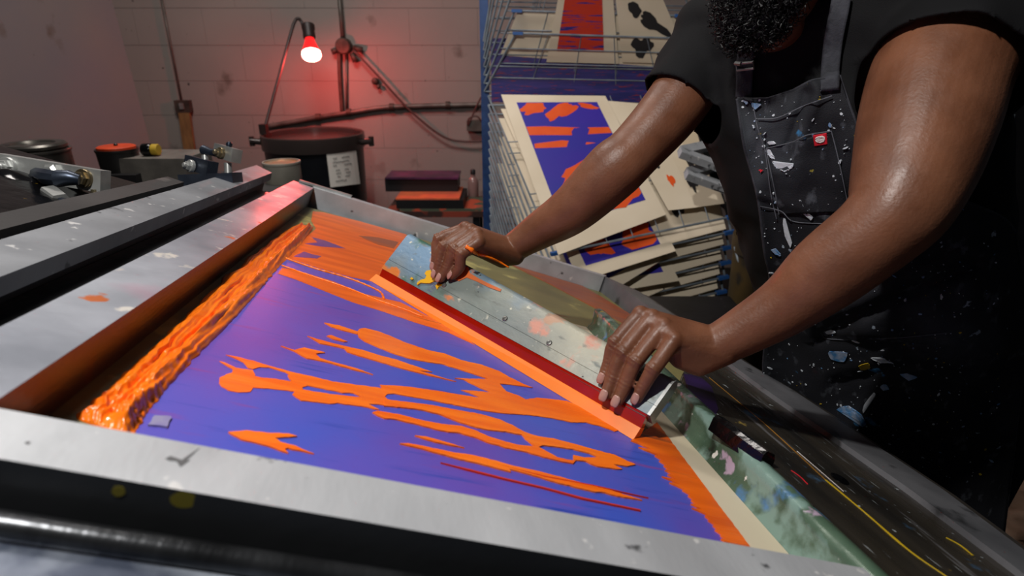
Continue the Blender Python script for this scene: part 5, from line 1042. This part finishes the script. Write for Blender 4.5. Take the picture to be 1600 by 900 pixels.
dab([q6(*p) for p in ((660, 640), (690, 640), (720, 690), (740, 730), (715, 725), (680, 690))], 'white_paint', .0058); dab([q6(*p) for p in ((545, 430), (560, 430), (565, 452), (550, 455))], 'white_paint'); dab([q6(*p) for p in ((595, 825), (640, 830), (620, 850))], 'label_red', .006)
e8 = lambda x, y: (1100 + x / 3.2, 300 + y / 3.2)
for P, m_ in (((( 470, 38), (485, 40), (500, 90), (545, 130), (535, 138), (490, 105)), 'white_paint'), (((395, 130), (408, 140), (415, 200), (440, 250), (430, 275), (405, 210)), 'white_paint'), (((335, 290), (360, 285), (385, 320), (350, 310)), 'blue_paint'), (((620, 800), (660, 800), (720, 805), (700, 850), (640, 840)), 'blue_paint'), (((830, 830), (880, 830), (950, 858), (880, 850)), 'white_paint'), (((770, 870), (820, 855), (830, 875), (790, 890)), 'yellow_paint'), (((1180, 450), (1260, 420), (1300, 430), (1210, 500)), 'white_paint') if False else (((600, 700), (640, 690), (660, 700), (620, 712)), 'white_paint')): dab([e8(*p) for p in P], m_, .005)
l9 = lambda x, y: (1240 + x / 4.444, 560 + y / 4.444)
for P, m_ in ((((300, 355), (340, 335), (385, 335), (440, 370), (470, 400), (500, 455), (480, 475), (460, 410), (420, 375), (370, 370), (330, 372)), 'blue_paint'), (((600, 190), (640, 180), (660, 210), (620, 220)), 'blue_paint'), (((740, 110), (800, 105), (860, 130), (800, 150)), 'blue_paint'), (((480, 370), (500, 310), (560, 240), (570, 250), (515, 320), (490, 375)), 'white_paint'), (((570, 0), (600, 0), (690, 35), (620, 20)), 'white_paint')): dab([l9(*p) for p in P], m_, .005)

# fine spatter of paint over the apron: too many dots to count
random.seed(17)
for nm_, mt_, cnt_, lab_ in (('white_specks', 'white_paint', 420, 'fine spatter of white paint'), ('blue_specks', 'blue_paint', 110, 'fine spatter of blue paint'), ('yellow_specks', 'yellow_paint', 45, 'fine spatter of yellow paint')):
    b2 = BM(); c_ = 0
    while c_ < cnt_:
        y = 150 + 600 * rnd(); lo_ = 1156 if y < 300 else 1190; hi_ = 1345 if y < 280 else 1560; x = lo_ + (hi_ - lo_) * rnd() ** (1.3 if nm_ == 'white_specks' else 1)
        if noise.noise(Vector((x * .02, y * .02, len(nm_)))) < -.05 and rnd() < .75: c_ += .3; continue
        h = AP.ray_cast(CO, dirw(ray(x, y)).normalized())
        c_ += 1
        if not h[0]: continue
        n_ = h[1] if h[1].dot(CF) < 0 else -h[1]; u, w = frame_of(n_); r0 = .00035 + .0014 * rnd() ** 4; a0 = 6.28 * rnd(); el = 1 + 2.5 * rnd() ** 3; p = h[0] + n_ * (.0052 if (1195 < x < 1335 and 205 < y < 340) else .0030)
        uu, ww = u * math.cos(a0) + w * math.sin(a0), w * math.cos(a0) - u * math.sin(a0)
        top = [b2.verts.new(p + uu * r0 * el * math.cos(t) * (.7 + .6 * rnd()) + ww * r0 * math.sin(t) * (.7 + .6 * rnd())) for t in [k * math.pi / 4 for k in range(8)]]; bot = [b2.verts.new(v.co - n_ * .0026) for v in top]
        b2.faces.new(top)
        for k in range(8): b2.faces.new((top[k], bot[k], bot[(k + 1) % 8], top[(k + 1) % 8]))
    put(nm_, b2, mt_, apron, label=lab_, kind='stuff')
